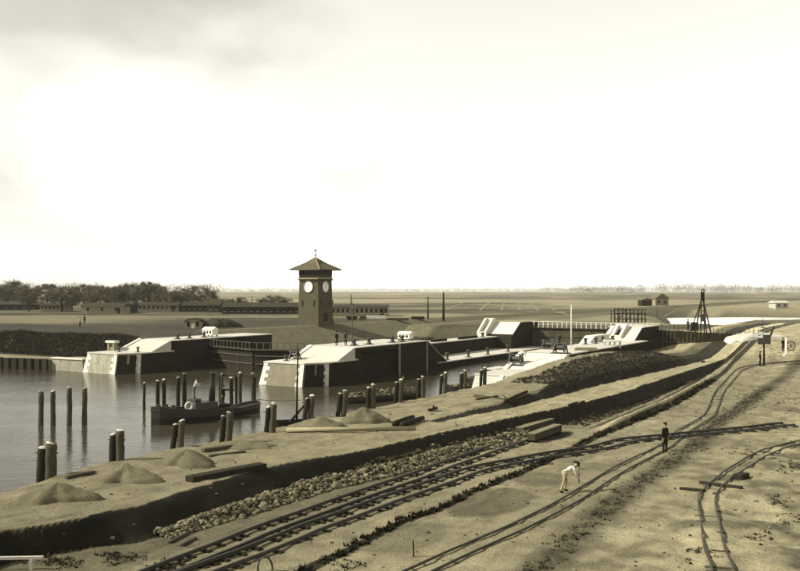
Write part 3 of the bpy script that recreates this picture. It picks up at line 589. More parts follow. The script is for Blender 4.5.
for x in (-.85, .8): MB().box(x-.25, x+.25, -.04, .02, .25, 1.25).build('window', 'window', o)
MB().box(-.3, .3, -.05, .02, 0, .85).build('door', 'white_paint', o)
# kiosk-like white frame by the left nose
o = thing('stone_gatepost', 'pale stone post with flat cap before the dark left bank', 'post', LK(100.6, 88.4, .35), -TH)
for x in (-.52, .52): MB().box(x-.17, x+.17, -.3, .3, 0, 2.3).build('jamb', 'concrete_grey', o)
MB().box(-.35, .35, -.2, .2, 1.3, 1.7).build('crosspiece', 'concrete_grey', o); MB().box(-.95, .95, -.45, .45, 2.3, 2.62).build('cap', 'stone_white', o, bevel=.04)
def mound(px, py, rx, ry, h, label, m='heap_sand', name='sand_heap', cat='heap', group=None, rz=0, seed=0, skirt=.25, sharp=1.0):
    g0 = G(px, py, 1.0); o = thing(name, label, cat, g0, rz, group)
    nr, na = 16, 36; vs = [(0, 0, h)]; 
    for i in range(1, nr+1):
        r = i/nr
        for k in range(na):
            a = 2*math.pi*k/na; wob = 1+.2*math.sin(2*a+seed)+.13*math.sin(3*a+seed*1.7)+.1*math.sin(7*a+seed*2); x = rx*r*wob*math.cos(a); y = ry*r*wob*math.sin(a)
            hh_ = h*max(0, 1-r**sharp)*(1-.12*math.sin(4*a+seed*3)*r)+float(fbm(np.array([x*2.2+seed]), np.array([y*2.2]), 3)[0]-.5)*.34*h
            if r > .8: hh_ = hh_*(1-r)/.2-skirt*(r-.8)/.2
            vs.append((x, y, hh_))
    fs = [(0, 1+k, 1+(k+1) % na) for k in range(na)]+[(1+(i-1)*na+k, 1+i*na+k, 1+i*na+(k+1) % na, 1+(i-1)*na+(k+1) % na) for i in range(1, nr) for k in range(na)]
    MB().add(vs, fs).build('heap', m, o, smooth=True); return o
gm = G(219, 328, 3.2); mound(218, 327.5, 4.2, 2.2, 1.7, 'dark earth mound behind the left lock wall', 'grass', 'earth_mound', 'mound', sharp=2)
# right far houses
def far_house(px, py, wd, h, rise, label, wall='plaster', roof='roof_tile', gable=True):
    g0 = G(px, py, 3.0); o = thing('house', label, 'house', g0, .2)
    MB().box(-wd/2, wd/2, 0, wd*.8, -.5, h).build('wall', wall, o)
    if gable: b = MB(); b.loft([(-wd/2-.5, -.5, h), (wd/2+.5, -.5, h), (0, -.5, h+rise)], [(-wd/2-.5, wd*.8+.5, h), (wd/2+.5, wd*.8+.5, h), (0, wd*.8+.5, h+rise)])
    else: b = MB().prism_x([(-.5, h), (wd*.8+.5, h), (wd*.4, h+rise)], -wd/2-.5, wd/2+.5)
    b.build('roof', roof, o)
    for x in (-.25, .25): MB().box(wd*x-.5, wd*x+.5, -.06, .05, h*.3, h*.75).build('window', 'window', o)
far_house(662, 308, 6.5, 3.2, 2.6, 'gabled farmhouse across the river left of the pile driver')
far_house(782, 308, 6.2, 2.3, 1.0, 'small pale house across the river at the far right', 'weathered', 'weathered', False)
far_house(647, 309, 5, 2.6, 1.2, 'small dark barn beside the gabled farmhouse across the river', 'brick')
# ------------------------------------------------------------------ timber trestle and pile driver
tb = W(630, 322, 3.0); o = thing('timber_trestle', 'dark timber trestle standing behind the near lock far ramp', 'trestle', (tb.x, tb.y, gz(tb.x, tb.y)), .1)
for i in range(9):
    x = -3.6+i*.9+rnd.uniform(-.1, .1); hgt = 3.4-abs(i-2.5)*.15+rnd.uniform(-.2, .3)
    MB().tube([(x, 0, -.4), (x+rnd.uniform(-.1, .1), .1, hgt)], [.16, .12], 7).build('post', 'timber', o)
    MB().tube([(x, 2.2, -.4), (x+rnd.uniform(-.1, .1), 2.2, hgt)], [.16, .12], 7).build('post', 'timber', o)
for z in (.9, 2.1, 3.0): MB().beam((-3.8, -.15, z), (3.8, -.15, z-.1), .14, .2).build('beam', 'timber', o)
for x in (-3, -1, 1): MB().beam((x, -.2, .2), (x+1.8, -.2, 2.8), .1, .14).build('brace', 'timber', o)
pd = Vector((45.9, 136.5, 0)); pd.z = gz(pd.x, pd.y); o = thing('pile_driver', 'tall dark pile driver frame standing above the sheet pile wall', 'pile driver', pd, -.2)
z0 = 4.0-pd.z; zt = 10.2-pd.z+.0
for x in (-.22, .22): MB().beam((x*1.3, 0, 0), (x*.8, 0, zt), .16, .18).build('leader', 'timber_dark', o)
for x, y in ((-2.1, .6), (1.5, .6), (-.9, 2.6), (1.0, 2.6)): MB().beam((x, y, 0), (0, .1, zt-.4-(abs(x) > 1.4)*.8), .14, .14).build('stay', 'timber_dark', o)
for k in range(7): MB().beam((-.3, -.02, z0+k*.75), (.3, -.02, z0+k*.75), .08, .1).build('rung', 'timber_dark', o)
for z, q in ((z0+.9, 1.1), (z0+2.3, .75)): MB().beam((-q, .35, z), (q*.8, .35, z), .1, .12).build('brace', 'timber_dark', o)
MB().box(-.25, .25, -.5, -.1, z0+1.4, z0+2.5).build('hammer', 'iron', o); MB().lathe([(.05, 0), (.22, .03), (.22, .1), (.05, .13)], 12).build('sheave', 'iron', o, loc=(0, 0, zt))
MB().box(-1.6, -.6, .2, 1.4, z0-.1, z0+1.2).build('winch_house', 'timber_dark', o)

mound(754, 338, 4.6, 2.2, .95, 'bright white heap at the right end of the sheet pile wall', 'concrete', 'white_heap', 'heap', seed=8, sharp=1.2, skirt=1.6)  # bright white patch built as a heap
mound(737, 340.5, 2.4, 1.4, .6, 'small bright white heap beside the large white heap', 'concrete', 'white_heap', 'heap', seed=5, sharp=1.2, skirt=1.4)
# ------------------------------------------------------------------ mooring piles
def ring_jit(n, r): return [r*(1+rnd.uniform(-.05, .05)) for _ in range(n)]
def pile_mb(h, r, lean, zb):
    k = 7; j = lambda: rnd.uniform(-.016, .016); return MB().tube([(0, 0, zb)]+[(lean[0]*i/k+j(), lean[1]*i/k+j(), h*i/k) for i in range(1, k)]+[(lean[0], lean[1], h)], [r*1.03]+[r*rnd.uniform(.95, 1.06) for i in range(1, k)]+[r*.93], 12)
def cap_mb(h, r, lean):
    a, b = rnd.uniform(-.03, .03), rnd.uniform(-.03, .03); return MB().tube([(lean[0], lean[1], h+.002), (lean[0]+a*.4, lean[1]+b*.4, h+.04), (lean[0]+a, lean[1]+b, h+.07)], [r*.93, r*.9, r*rnd.uniform(.6, .78)], 12)
PAIR = [(47, 476, 444, 1.35), (117, 462, 431, 1.1), (177, 448, 421, 1), (226, 444, 413, 1.05), (270, 433, 404, 1), (308, 419, 396, 1), (341, 418, 391, 1), (371, 410, 385, .95), (398, 404, 380, .95), (421, 399, 377, .95), (443, 393, 373, .9), (463, 389, 371, .9), (483, 386, 368, .9)]
for i, (px, yb, yt, k) in enumerate(PAIR):
    g0 = W(px, yb, .95); h = (yb-yt)/F*g0.y; r = .20*k
    o = thing('mooring_pile', f'pair of weathered mooring piles on the sandy shore, {ORD[i]} from the left', 'mooring pile', g0, rnd.uniform(-.2, .2), 'paired mooring piles along the shore')
    ln = (rnd.uniform(-.02, .2), rnd.uniform(-.04, .06)); a = pile_mb(h, r, ln, -1.2).build('post', 'timber', o, smooth=True); a.location = (.17, 0, 0)
    c = cap_mb(h, r, ln).build('cap', 'weathered', a, smooth=True)
    ln2 = (ln[0]+.05, ln[1]); b = pile_mb(h-.22, r*.82, ln2, -1.2).build('post', 'timber_dark', o, smooth=True); b.location = (-.19*k-.05, -.02, 0)
    cap_mb(h-.22, r*.82, ln2).build('cap', 'weathered', b, smooth=True)
    MB().tube([(-.45*k, 0, h*.72), (.42*k, 0, h*.72)], .035, 6).build('bolt', 'iron', o)
def lone(px, yb, yt, r, label, group, lean=(0, 0), m='timber'):
    g0 = W(px, yb, ZW); h = (yb-yt)/F*g0.y; o = thing('timber_pile', label, 'pile', g0, 0, group)
    pile_mb(h, r, lean, -2.0).build('post', m, o, smooth=True); cap_mb(h, r, lean).build('cap', 'weathered', o, smooth=True)
for i, (px, yb, yt) in enumerate(((41, 425, 392), (53, 425, 391.5), (69.5, 423.5, 388), (84.5, 424, 388.5))):
    lone(px, yb, yt, .21, f'single timber pile standing in open water at left, {ORD[i]} of four from the left', 'four piles in the open water', (rnd.uniform(-.03, .03), 0))
for i, (px, yb, yt) in enumerate(((144, 410, 383), (158, 409, 381), (164, 408, 380), (178, 408, 378), (184, 407, 374), (221.5, 404, 374), (231.5, 405, 378), (240, 404, 373), (253, 404, 374))):
    lone(px, yb, yt, .19 if i not in (0, 5) else .13, f'dark timber pile in the water behind the tugboat, {ORD[i]} from the left', 'piles behind the tugboat', (rnd.uniform(-.06, .06), 0), 'timber_dark' if i not in (5, 7, 8) else 'timber')
a = W(214, 404, ZW); b = W(257, 404.5, ZW); o = thing('guide_beam', 'horizontal guide beam on the piles right of the tugboat funnel', 'beam', (a.x, a.y+.25, ZW), math.atan2(b.y-a.y, b.x-a.x)); ln = (b-a).length
MB().beam((-.3, 0, 2.9), (ln+.1, 0, 2.75), .2, .24).build('beam', 'timber', o)
MB().beam((.6, 0, 1.4), (ln*.55, 0, 1.35), .12, .16).build('lower_beam', 'timber', o)
for x_ in (.5, ln*.5, ln-.3): MB().tube([(x_, .15, -2), (x_, .15, 2.75)], .12, 8).build('support_pile', 'timber_dark', o)
# ------------------------------------------------------------------ boats
def hull_mb(L, Bm, z0, free_b, free_s, blunt=.5):
    b = MB(); n = 16; rings = []
    for i in range(n+1):
        u = i/n; x = -L/2+L*u
        bw_ = Bm/2*min(1, (math.sin(min(u/.32, 1)*math.pi/2))**.6)*min(1, (max(0, 1-((u-.7)/.3)**2 if u > .7 else 1))**.5*(1)+(.0))
        bw_ = max(bw_, .04); top = free_b*(1-u)**2.2*.55+free_s+(.45*free_b-.45*free_b)*0+max(0, u-.8)*.6
        rings.append([(x, -bw_, top), (x, -bw_*.97, top*.4), (x, -bw_*.75, z0*.6), (x, 0, z0), (x, bw_*.75, z0*.6), (x, bw_*.97, top*.4), (x, bw_, top), (x, bw_*.86, top), (x, bw_*.84, top-.22), (x, -bw_*.84, top-.22), (x, -bw_*.86, top)])
    m = 11; vs = [v for r in rings for v in r]
    fs = [(i*m+k, i*m+(k+1) % m, (i+1)*m+(k+1) % m, (i+1)*m+k) for i in range(n) for k in range(m)]; fs += [tuple(range(m))[::-1], tuple(range(n*m, n*m+m))]
    b.add(vs, fs); return b, rings
def orient(a, b): d = b-a; return math.atan2(d.y, d.x)
a = W(151, 425, ZW); b = W(234, 416, ZW); L_ = (b-a).length; rz = orient(a, b); m_ = (a+b)/2
tug = thing('tugboat', 'dark steam tugboat with tall funnel and white life ring', 'tugboat', m_, rz)
hb, rg = hull_mb(L_, 2.5, -.7, 1.05, .95); hb.build('hull', 'hull', tug, smooth=False)
st_ = MB(); 
for i in range(len(rg)-1):
    for k in (0, 6):
        p0_, p1_ = Vector(rg[i][k]), Vector(rg[i+1][k]); st_.beam(p0_+Vector((0, 0, -.32)), p1_+Vector((0, 0, -.32)), .09, .07)
st_.build('rubbing_strake', 'hull_line', tug)
dk = MB(); dk.prism_x([(-.85, .8), (.85, .8), (.8, 1.55), (-.8, 1.55)], -.3, 1.9); dk.build('engine_casing', 'hull', tug, bevel=.05)
dh = MB(); dh.prism_x([(-.7, 1.0), (.7, 1.0), (.66, 1.9), (-.66, 1.9)], -.25, .35); dh = dh.build('wheel_box', 'hull', tug, bevel=.04)
MB().tube([(1.75, 0, 1.4), (1.81, 0, 3.0), (1.88, 0, 4.0), (1.88, 0, 4.05)], [.29, .25, .22, .25], 12).build('funnel', 'hull', tug, smooth=True)
lr = MB(); n1, n2 = 20, 8
lr.add([((.3+.09*math.cos(2*math.pi*k/n2))*math.cos(2*math.pi*i/n1), .09*math.sin(2*math.pi*k/n2), (.3+.09*math.cos(2*math.pi*k/n2))*math.sin(2*math.pi*i/n1)) for i in range(n1) for k in range(n2)], [(i*n2+k, ((i+1) % n1)*n2+k, ((i+1) % n1)*n2+(k+1) % n2, i*n2+(k+1) % n2) for i in range(n1) for k in range(n2)])
q = lr.build('life_ring', 'white_paint', tug, smooth=True); q.location = (-1.05, -1.0, 1.42)
for x_ in (-3.3, -2.6): MB().lathe([(.12, .9), (.12, 1.5), (.17, 1.55), (.17, 1.62)], 8).build('bitt', 'iron', tug).location = (x_, 0, 0)
MB().tube([(-2.0, 0, .9), (-2.0, 0, 1.5)], .22, 10).build('vent', 'iron_grey', tug)
MB().tube([(-.55, .35, 1.3), (-.55, .35, 3.3)], [.05, .04], 6).build('mast', 'timber_dark', tug)
MB().box(2.3, 3.3, -.55, .55, .8, 1.2).build('skylight', 'timber_dark', tug)
MB().box(2.0, 2.35, -.3, .0, 1.0, 1.25).build('white_can', 'white_paint', tug)
a = W(224, 415.5, ZW); b = W(259, 410, ZW); lt = thing('lighter_boat', 'dark open lighter moored behind the tugboat stern', 'boat', (a+b)/2, orient(a, b)+math.pi)
hb, rg = hull_mb((b-a).length, 1.9, -.5, .5, .65); hb.build('hull', 'hull', lt)
for x_ in (-.8, .3, 1.1): MB().box(x_-.13, x_+.13, -.75, .75, .48, .55).build('thwart', 'timber_dark', lt)
def barge(pa, pb, name, label, cargo=True):
    a = W(*pa, ZW); b = W(*pb, ZW); L_ = (b-a).length; o = thing(name, label, 'barge', (a+b)/2, orient(a, b)); hb, rg = hull_mb(L_, 3.0, -.6, .3, .55); hb.build('hull', 'hull', o)
    if cargo:
        k = MB()
        for _ in range(260):
            x = rnd.uniform(-L_*.40, L_*.36); y = rnd.uniform(-1.1, 1.1); k.rock(x, y, .5+rnd.uniform(0, .55)*(1-abs(y)/1.3), rnd.uniform(.14, .34), 0 if rnd.random() < .8 else 1)
        tag(k.build('cargo', ['rubble_dark', 'rubble'], o), kind='stuff')
    return o
bg1 = barge((338, 404), (424, 395), 'stone_barge', 'barge loaded with rubble below the middle island wall')
bg2 = barge((446, 392.5), (486, 388), 'work_barge', 'short dark work barge at the near lock entrance', False)
MB().box(.3, 2.0, -.9, .9, .4, 1.25).build('deckhouse', 'timber_dark', bg2); MB().prism_x([(-1.05, 1.25), (1.05, 1.25), (0, 1.5)], .2, 2.1).build('roof', 'timber_long', bg2)
k = MB()
for _ in range(50): k.rock(rnd.uniform(-1.9, -.1), rnd.uniform(-.8, .8), .5+rnd.uniform(0, .25), rnd.uniform(.1, .25))
tag(k.build('cargo', 'rubble', bg2), kind='stuff')
a = W(296.5, 428, ZW); sb = thing('sailing_dinghy', 'small dark boat with a tall bare mast at the shore', 'boat', a, .75)
hb, rg = hull_mb(4.6, 1.6, -.4, .5, .55); hb.build('hull', 'timber_dark', sb); MB().tube([(0, 0, -.2), (.1, .05, 3.4), (.22, .1, 6.6)], [.085, .075, .05], 8).build('mast', 'timber_dark', sb, smooth=True)
MB().tube([(-.9, -.2, .5), (2.6, .9, 2.6)], [.12, .07], 8).build('spar', 'timber_dark', sb); MB().beam((1.3, .4, 1.5), (2.0, .6, 1.35), .5, .12).build('furled_sail', 'timber_dark', sb)
def rope(name, label, a, b, sag, r=.025):
    o = thing(name, label, 'rope', a); d = b-a; MB().tube([d*(i/12)+Vector((0, 0, -sag*4*(i/12)*(1-i/12))) for i in range(13)], r, 5).build('strand', 'timber_long', o)
rope('mooring_rope', 'long mooring rope from the tugboat group to the stone barge', W(257, 410, ZW)+Vector((0, 0, 1.0)), W(340, 403, ZW)+Vector((0, 0, .9)), .35)
a = W(660, 324.5, -1.1); sb = thing('rowing_boat', 'tiny rowing boat on the bright river', 'boat', a, .1); hb, rg = hull_mb(7.0, 2.2, -.4, .4, .7); hb.build('hull', 'hull', sb); MB().tube([(-1, 0, 0), (-1, 0, 5.)], .1, 6).build('mast', 'timber_dark', sb)
# ------------------------------------------------------------------ sand heaps and timber on the quay
GH = 'sand heaps along the shore'
mound(57, 499, 1.7, 1.05, .75, 'low sand heap at the foot of the leftmost mooring piles', group=GH, seed=1)
mound(126, 481, 1.75, 1.1, .85, 'sand heap beside the second pair of mooring piles', group=GH, seed=2)
mound(187, 464, 1.7, 1.1, .8, 'sand heap below the tugboat, third from the left', group=GH, seed=3)
mound(320, 428, 2.3, 1.5, .75, 'sand heap below the bare boat mast', group=GH, seed=4)
mound(364, 421, 2.2, 1.4, .95, 'pointed sand heap right of the boat mast', group=GH, seed=5)
mound(240, 447, 2.6, 1.2, .4, 'very low sand heap behind the long dark log', group=GH, seed=6)
def log(pa, pb, wd, ht, label, m='timber_dark', name='log', lift=0., cat='timber', round_=False):
    a = G(*pa, 1.0); b = G(*pb, 1.0); d = b-a; o = thing(name, label, cat, a, math.atan2(d.y, d.x)); ln = math.hypot(d.x, d.y)
    z1 = b.z-a.z
    if round_: MB().tube([(0, 0, ht*.5+lift), (ln*.5, rnd.uniform(-.05, .05), ht*.5+lift+z1*.5), (ln, 0, ht*.5+lift+z1)], [ht*.52, ht*.5, ht*.42], 9).build('trunk', m, o, smooth=True)
    else: MB().beam((0, 0, ht*.45+lift), (ln, 0, ht*.45+lift+z1), wd, ht).build('beam', m, o, bevel=.025)
    return o
log((189, 482), (263, 468), .6, .28, 'long dark squared beam on the quay edge', name='timber_beam')
log((203, 452.5), (252, 445.5), .3, .22, 'dark plank lying near the low sand heap, upper one', name='plank', m='timber')
log((209, 457), (245, 452.5), .22, .12, 'thin dark plank lying below the low sand heap', name='plank', m='timber')
log((286, 432.5), (416, 430.5), .34, .30, 'long pale round spar lying on the quay', m='timber_pale', name='spar', round_=True)
log((394, 426.5), (413, 419.5), .4, .36, 'short dark log on the quay, left of a pair', round_=True)
log((402, 427.5), (423, 420.5), .4, .36, 'short dark log on the quay, right of a pair', round_=True)
log((66, 479), (94, 473.5), .25, .16, 'dark plank on the shore behind the first sand heap', name='plank', m='timber')
log((132, 477), (150, 474), .2, .12, 'short dark plank right of the second sand heap', name='plank', m='timber')
log((474, 397), (512, 401), .25, .25, 'dark forked branch on the sand before the white slab', round_=True, m='timber')
log((476, 400), (498, 397), .16, .16, 'thin crossed branch on the sand before the white slab', round_=True, m='timber')
log((490, 386), (506, 399), .14, .14, 'thin pole leaning from the white slab to the sand', round_=True, m='timber', name='pole')
log((505, 403), (527, 393), .3, .26, 'dark gnarled log beside the shaded bank', round_=True)
log((569, 408.5), (577, 405.5), .2, .14, 'short dark offcut on the pale road, left one', name='offcut')
log((576, 408), (584, 404.5), .2, .14, 'short dark offcut on the pale road, right one', name='offcut')
k = G(433, 411, 1.0); o = thing('scrap_pile', 'small dark heap of scrap on the quay near the piles', 'scrap', k)
for i in range(7): MB().beam((rnd.uniform(-.4, 0), rnd.uniform(-.3, .3), .08), (rnd.uniform(.1, .5), rnd.uniform(-.3, .3), rnd.uniform(.1, .4)), .12, .1).build('piece', 'timber_dark', o)
# big beams at the end of the track
def bigbeam(pa, pb, z, label):
    a = W(*pa, z); b = W(*pb, z); d = b-a; o = thing('bridge_beam', label, 'beam', (a.x, a.y, 0), math.atan2(d.y, d.x), 'big beams at the track end'); ln = d.length
    bb = MB().box(0, ln, -.3, .3, z-.45, z); bb.build('beam', 'timber_long', o, bevel=.04)
    MB().box(.02, ln-.02, -.29, .29, z+.004, z+.04).build('lit_top', 'timber_lit_top', o)  # paler sheet paints the sunlit upper face of the beam
    for x_ in (.4, ln-.4): MB().box(x_-.2, x_+.2, -.36, .36, -.4, z-.452).build('bearer', 'timber_dark', o)
bigbeam((519, 428), (551, 418.5), .52, 'large squared beam beside the shaded bank, the farther of two')
bigbeam((531, 434), (558, 424.5), .58, 'large squared beam at the track end, the nearer of two')
# ------------------------------------------------------------------ rail tracks
def catmull(pts, step):
    P = [Vector((q[0], q[1])) for q in pts]; P = [P[0]*2-P[1]]+P+[P[-1]*2-P[-2]]; out = []
    for i in range(1, len(P)-2):
        n = max(2, int((P[i+1]-P[i]).length/step))
        for k in range(n):
            u = k/n; a, b, c, d = P[i-1:i+3]; out.append(.5*((2*b)+(c-a)*u+(2*a-5*b+4*c-d)*u*u+(3*b-a-3*c+d)*u**3))
    out.append(P[-2]); return out
def track(name, label, pts, gauge, rh, slen, gap, sink, sw=.2, msl='timber_dark', skip=0., rw=.075, zr=.10, kink=.02, ballast=False):
    path = catmull(pts, .5); o = thing(name, label, 'rail track', (path[0].x, path[0].y, 0)); o0 = path[0]
    tz = []; 
    for i, q in enumerate(path): tz.append(gz(q.x, q.y))
    tz = [sum(tz[max(0, i-3):i+4])/len(tz[max(0, i-3):i+4]) for i in range(len(tz))]
    nrm = []
    for i in range(len(path)):
        d = (path[min(i+1, len(path)-1)]-path[max(i-1, 0)]).normalized(); nrm.append(Vector((-d.y, d.x)))
    for sd_ in (1, -1):
        b = MB(); vs = []; n = len(path); j = 0
        for i, q in enumerate(path):
            if i % 9 == 0: j = rnd.uniform(-kink, kink)
            c = q+nrm[i]*(gauge/2*sd_+j*.5)-o0; z = tz[i]+zr+j*.3
            for u, w_ in ((-rw/2, 0), (rw/2, 0), (rw/2, rh), (-rw/2, rh)): vs.append((c.x+nrm[i].x*u, c.y+nrm[i].y*u, z+w_))
        fs = [(i*4+k, i*4+(k+1) % 4, (i+1)*4+(k+1) % 4, (i+1)*4+k) for i in range(n-1) for k in range(4)]+[(0, 1, 2, 3), (n*4-1, n*4-2, n*4-3, n*4-4)]
        b.add(vs, fs).build('rail', 'rail', o)
    sm_ = []
    for _ in range(4):       # a sleeper worn hollow and buried between the rails
        b = MB(); xs = [-slen/2, -gauge/2+.30+rnd.uniform(-.08, .08), -gauge/2+.42, gauge/2-.42, gauge/2-.30+rnd.uniform(-.08, .08), slen/2]; dz = [-.01, 0, -.13, -.13, 0, -.01] if rh > .1 else [0]*6
        vs = [(x+rnd.uniform(-.02, .02), y*sw/2*rnd.uniform(.85, 1.1), z) for x, d_ in zip(xs, dz) for y, z in ((-1, -.2), (1, -.2), (1, d_), (-1, d_))]
        b.add(vs, [(i*4+k, i*4+(k+1) % 4, (i+1)*4+(k+1) % 4, (i+1)*4+k) for i in range(5) for k in range(4)]+[(0, 1, 2, 3), (23, 22, 21, 20)]); sm_.append(b.mesh('sleeper', msl))
    acc = 0; nxt = .3
    for i in range(1, len(path)):
        acc += (path[i]-path[i-1]).length
        if acc >= nxt:
            nxt += gap*rnd.uniform(.88, 1.12)
            if rnd.random() < skip: continue
            q = link(bpy.data.objects.new('sleeper', sm_[rnd.randrange(4)]), o); e = path[i]-o0; q.location = (e.x, e.y, tz[i]+zr-sink-.002)
            q.rotation_euler = (0, rnd.uniform(-.02, .02), math.atan2(nrm[i].y, nrm[i].x)+rnd.uniform(-.05, .05))
            sc = rnd.uniform(.92, 1.1); q.scale = (sc, rnd.uniform(.8, 1.15), 1)
    if ballast:
        b = MB(); vs = []; n = len(path)
        for i, q in enumerate(path):
            w_ = gauge/2-.2; c = q-o0
            for u in (-1, -.5, 0, .5, 1):
                z = tz[i]+zr+(.05 if abs(u) < .9 else -.12)+rnd.uniform(-.02, .02); e = w_*u*(1+rnd.uniform(-.12, .12)); vs.append((c.x+nrm[i].x*e, c.y+nrm[i].y*e, z))
        b.add(vs, [(i*5+k, i*5+k+1, (i+1)*5+k+1, (i+1)*5+k) for i in range(n-1) for k in range(4)]).build('ballast', 'sand', o, smooth=True)
    return o
T1 = [LK(p, t) for p, t in ((23.3, 15), (23.42, 21), (23.75, 25), (24.02, 30), (24.05, 38), (24.0, 46), (24.0, 52), (23.95, 57), (24.0, 60.5))]
track('rail_track', 'straight sleepered track beside the rubble, ending at the big beams', [(v.x, v.y) for v in T1], 1.1, .15, 1.65, .8, .0, zr=.06, sw=.24)
tr2 = [LK(22.3, 13), LK(22.35, 17)]+[v for v in TR2[1:]]
track('rail_track', 'sleepered track curving right across the yard to the far right', [(v.x, v.y) for v in tr2], 1.1, .15, 1.65, .8, .0, zr=.06, sw=.24)
T3 = [(395, 584), (423, 571), (480, 544.5), (535, 520), (572, 500), (620, 470.3), (664, 447.2), (682, 433), (705.5, 418.5), (713, 408), (719, 393.5), (730, 380), (742, 369), (770, 364), (806, 361)]
track('narrow_track', 'thin narrow track running past the standing man to the far right', [(lambda v: (v.x, v.y))(G(*q)) for q in T3], .78, .09, 1.1, 1.3, .03, sw=.12, msl='timber', skip=.35, rw=.05, zr=.03, kink=.05)
T4 = [(722, 590), (723, 571), (713, 545), (709, 520), (707, 500), (714, 488.5), (729, 476), (746, 464.5), (766, 454), (786, 446.5), (812, 441)]
track('narrow_track', 'short curved narrow track at the lower right', [(lambda v: (v.x, v.y))(G(*q)) for q in T4], .74, .09, 1.1, 1.1, .04, sw=.12, msl='timber', skip=.3, rw=.05, zr=.03, kink=.05)
log((680, 488.8), (705, 491.3), .2, .12, 'dark plank lying left of the curved narrow track', name='plank')
log((700, 483.3), (742, 488.8), .22, .14, 'dark plank crossing under the curved narrow track', name='plank')
log((737, 479), (745, 476.5), .5, .3, 'small dark block beside the curved narrow track', name='timber_block')
log((169, 543), (187, 534), .14, .12, 'short iron rail end beside the rubble, upper', name='rail_piece', m='rail', cat='rail')
log((181, 546), (196, 538.5), .14, .12, 'short iron rail end beside the rubble, lower', name='rail_piece', m='rail', cat='rail')
k = G(414, 557); o = thing('stake', 'thin upright wooden stake in the lower foreground', 'stake', k); MB().tube([(0, 0, -.2), (-.03, 0, .62)], [.035, .03], 6).build('post', 'timber_dark', o)
k = G(265, 571); o = thing('iron_hoop', 'dark iron hoop leaning by the sleepered tracks', 'hoop', k, .3)
MB().tube([(.26*math.cos(a_*math.pi/10), 0, .08+.42*math.sin(a_*math.pi/10)) for a_ in range(-2, 13)], .035, 7).build('ring', 'iron', o)
fa = G(-6, 570); fb = G(43, 569); o = thing('white_fence', 'white rail fence at the bottom left corner', 'fence', fa, math.atan2(fb.y-fa.y, fb.x-fa.x)); ln = (fb-fa).length
MB().beam((0, 0, .42), (ln, 0, .42), .12, .1).build('rail', 'weathered', o)
for x_ in (.05, ln*.76): MB().box(x_-.06, x_+.06, -.08, .08, -.3, .368).build('post', 'weathered', o)
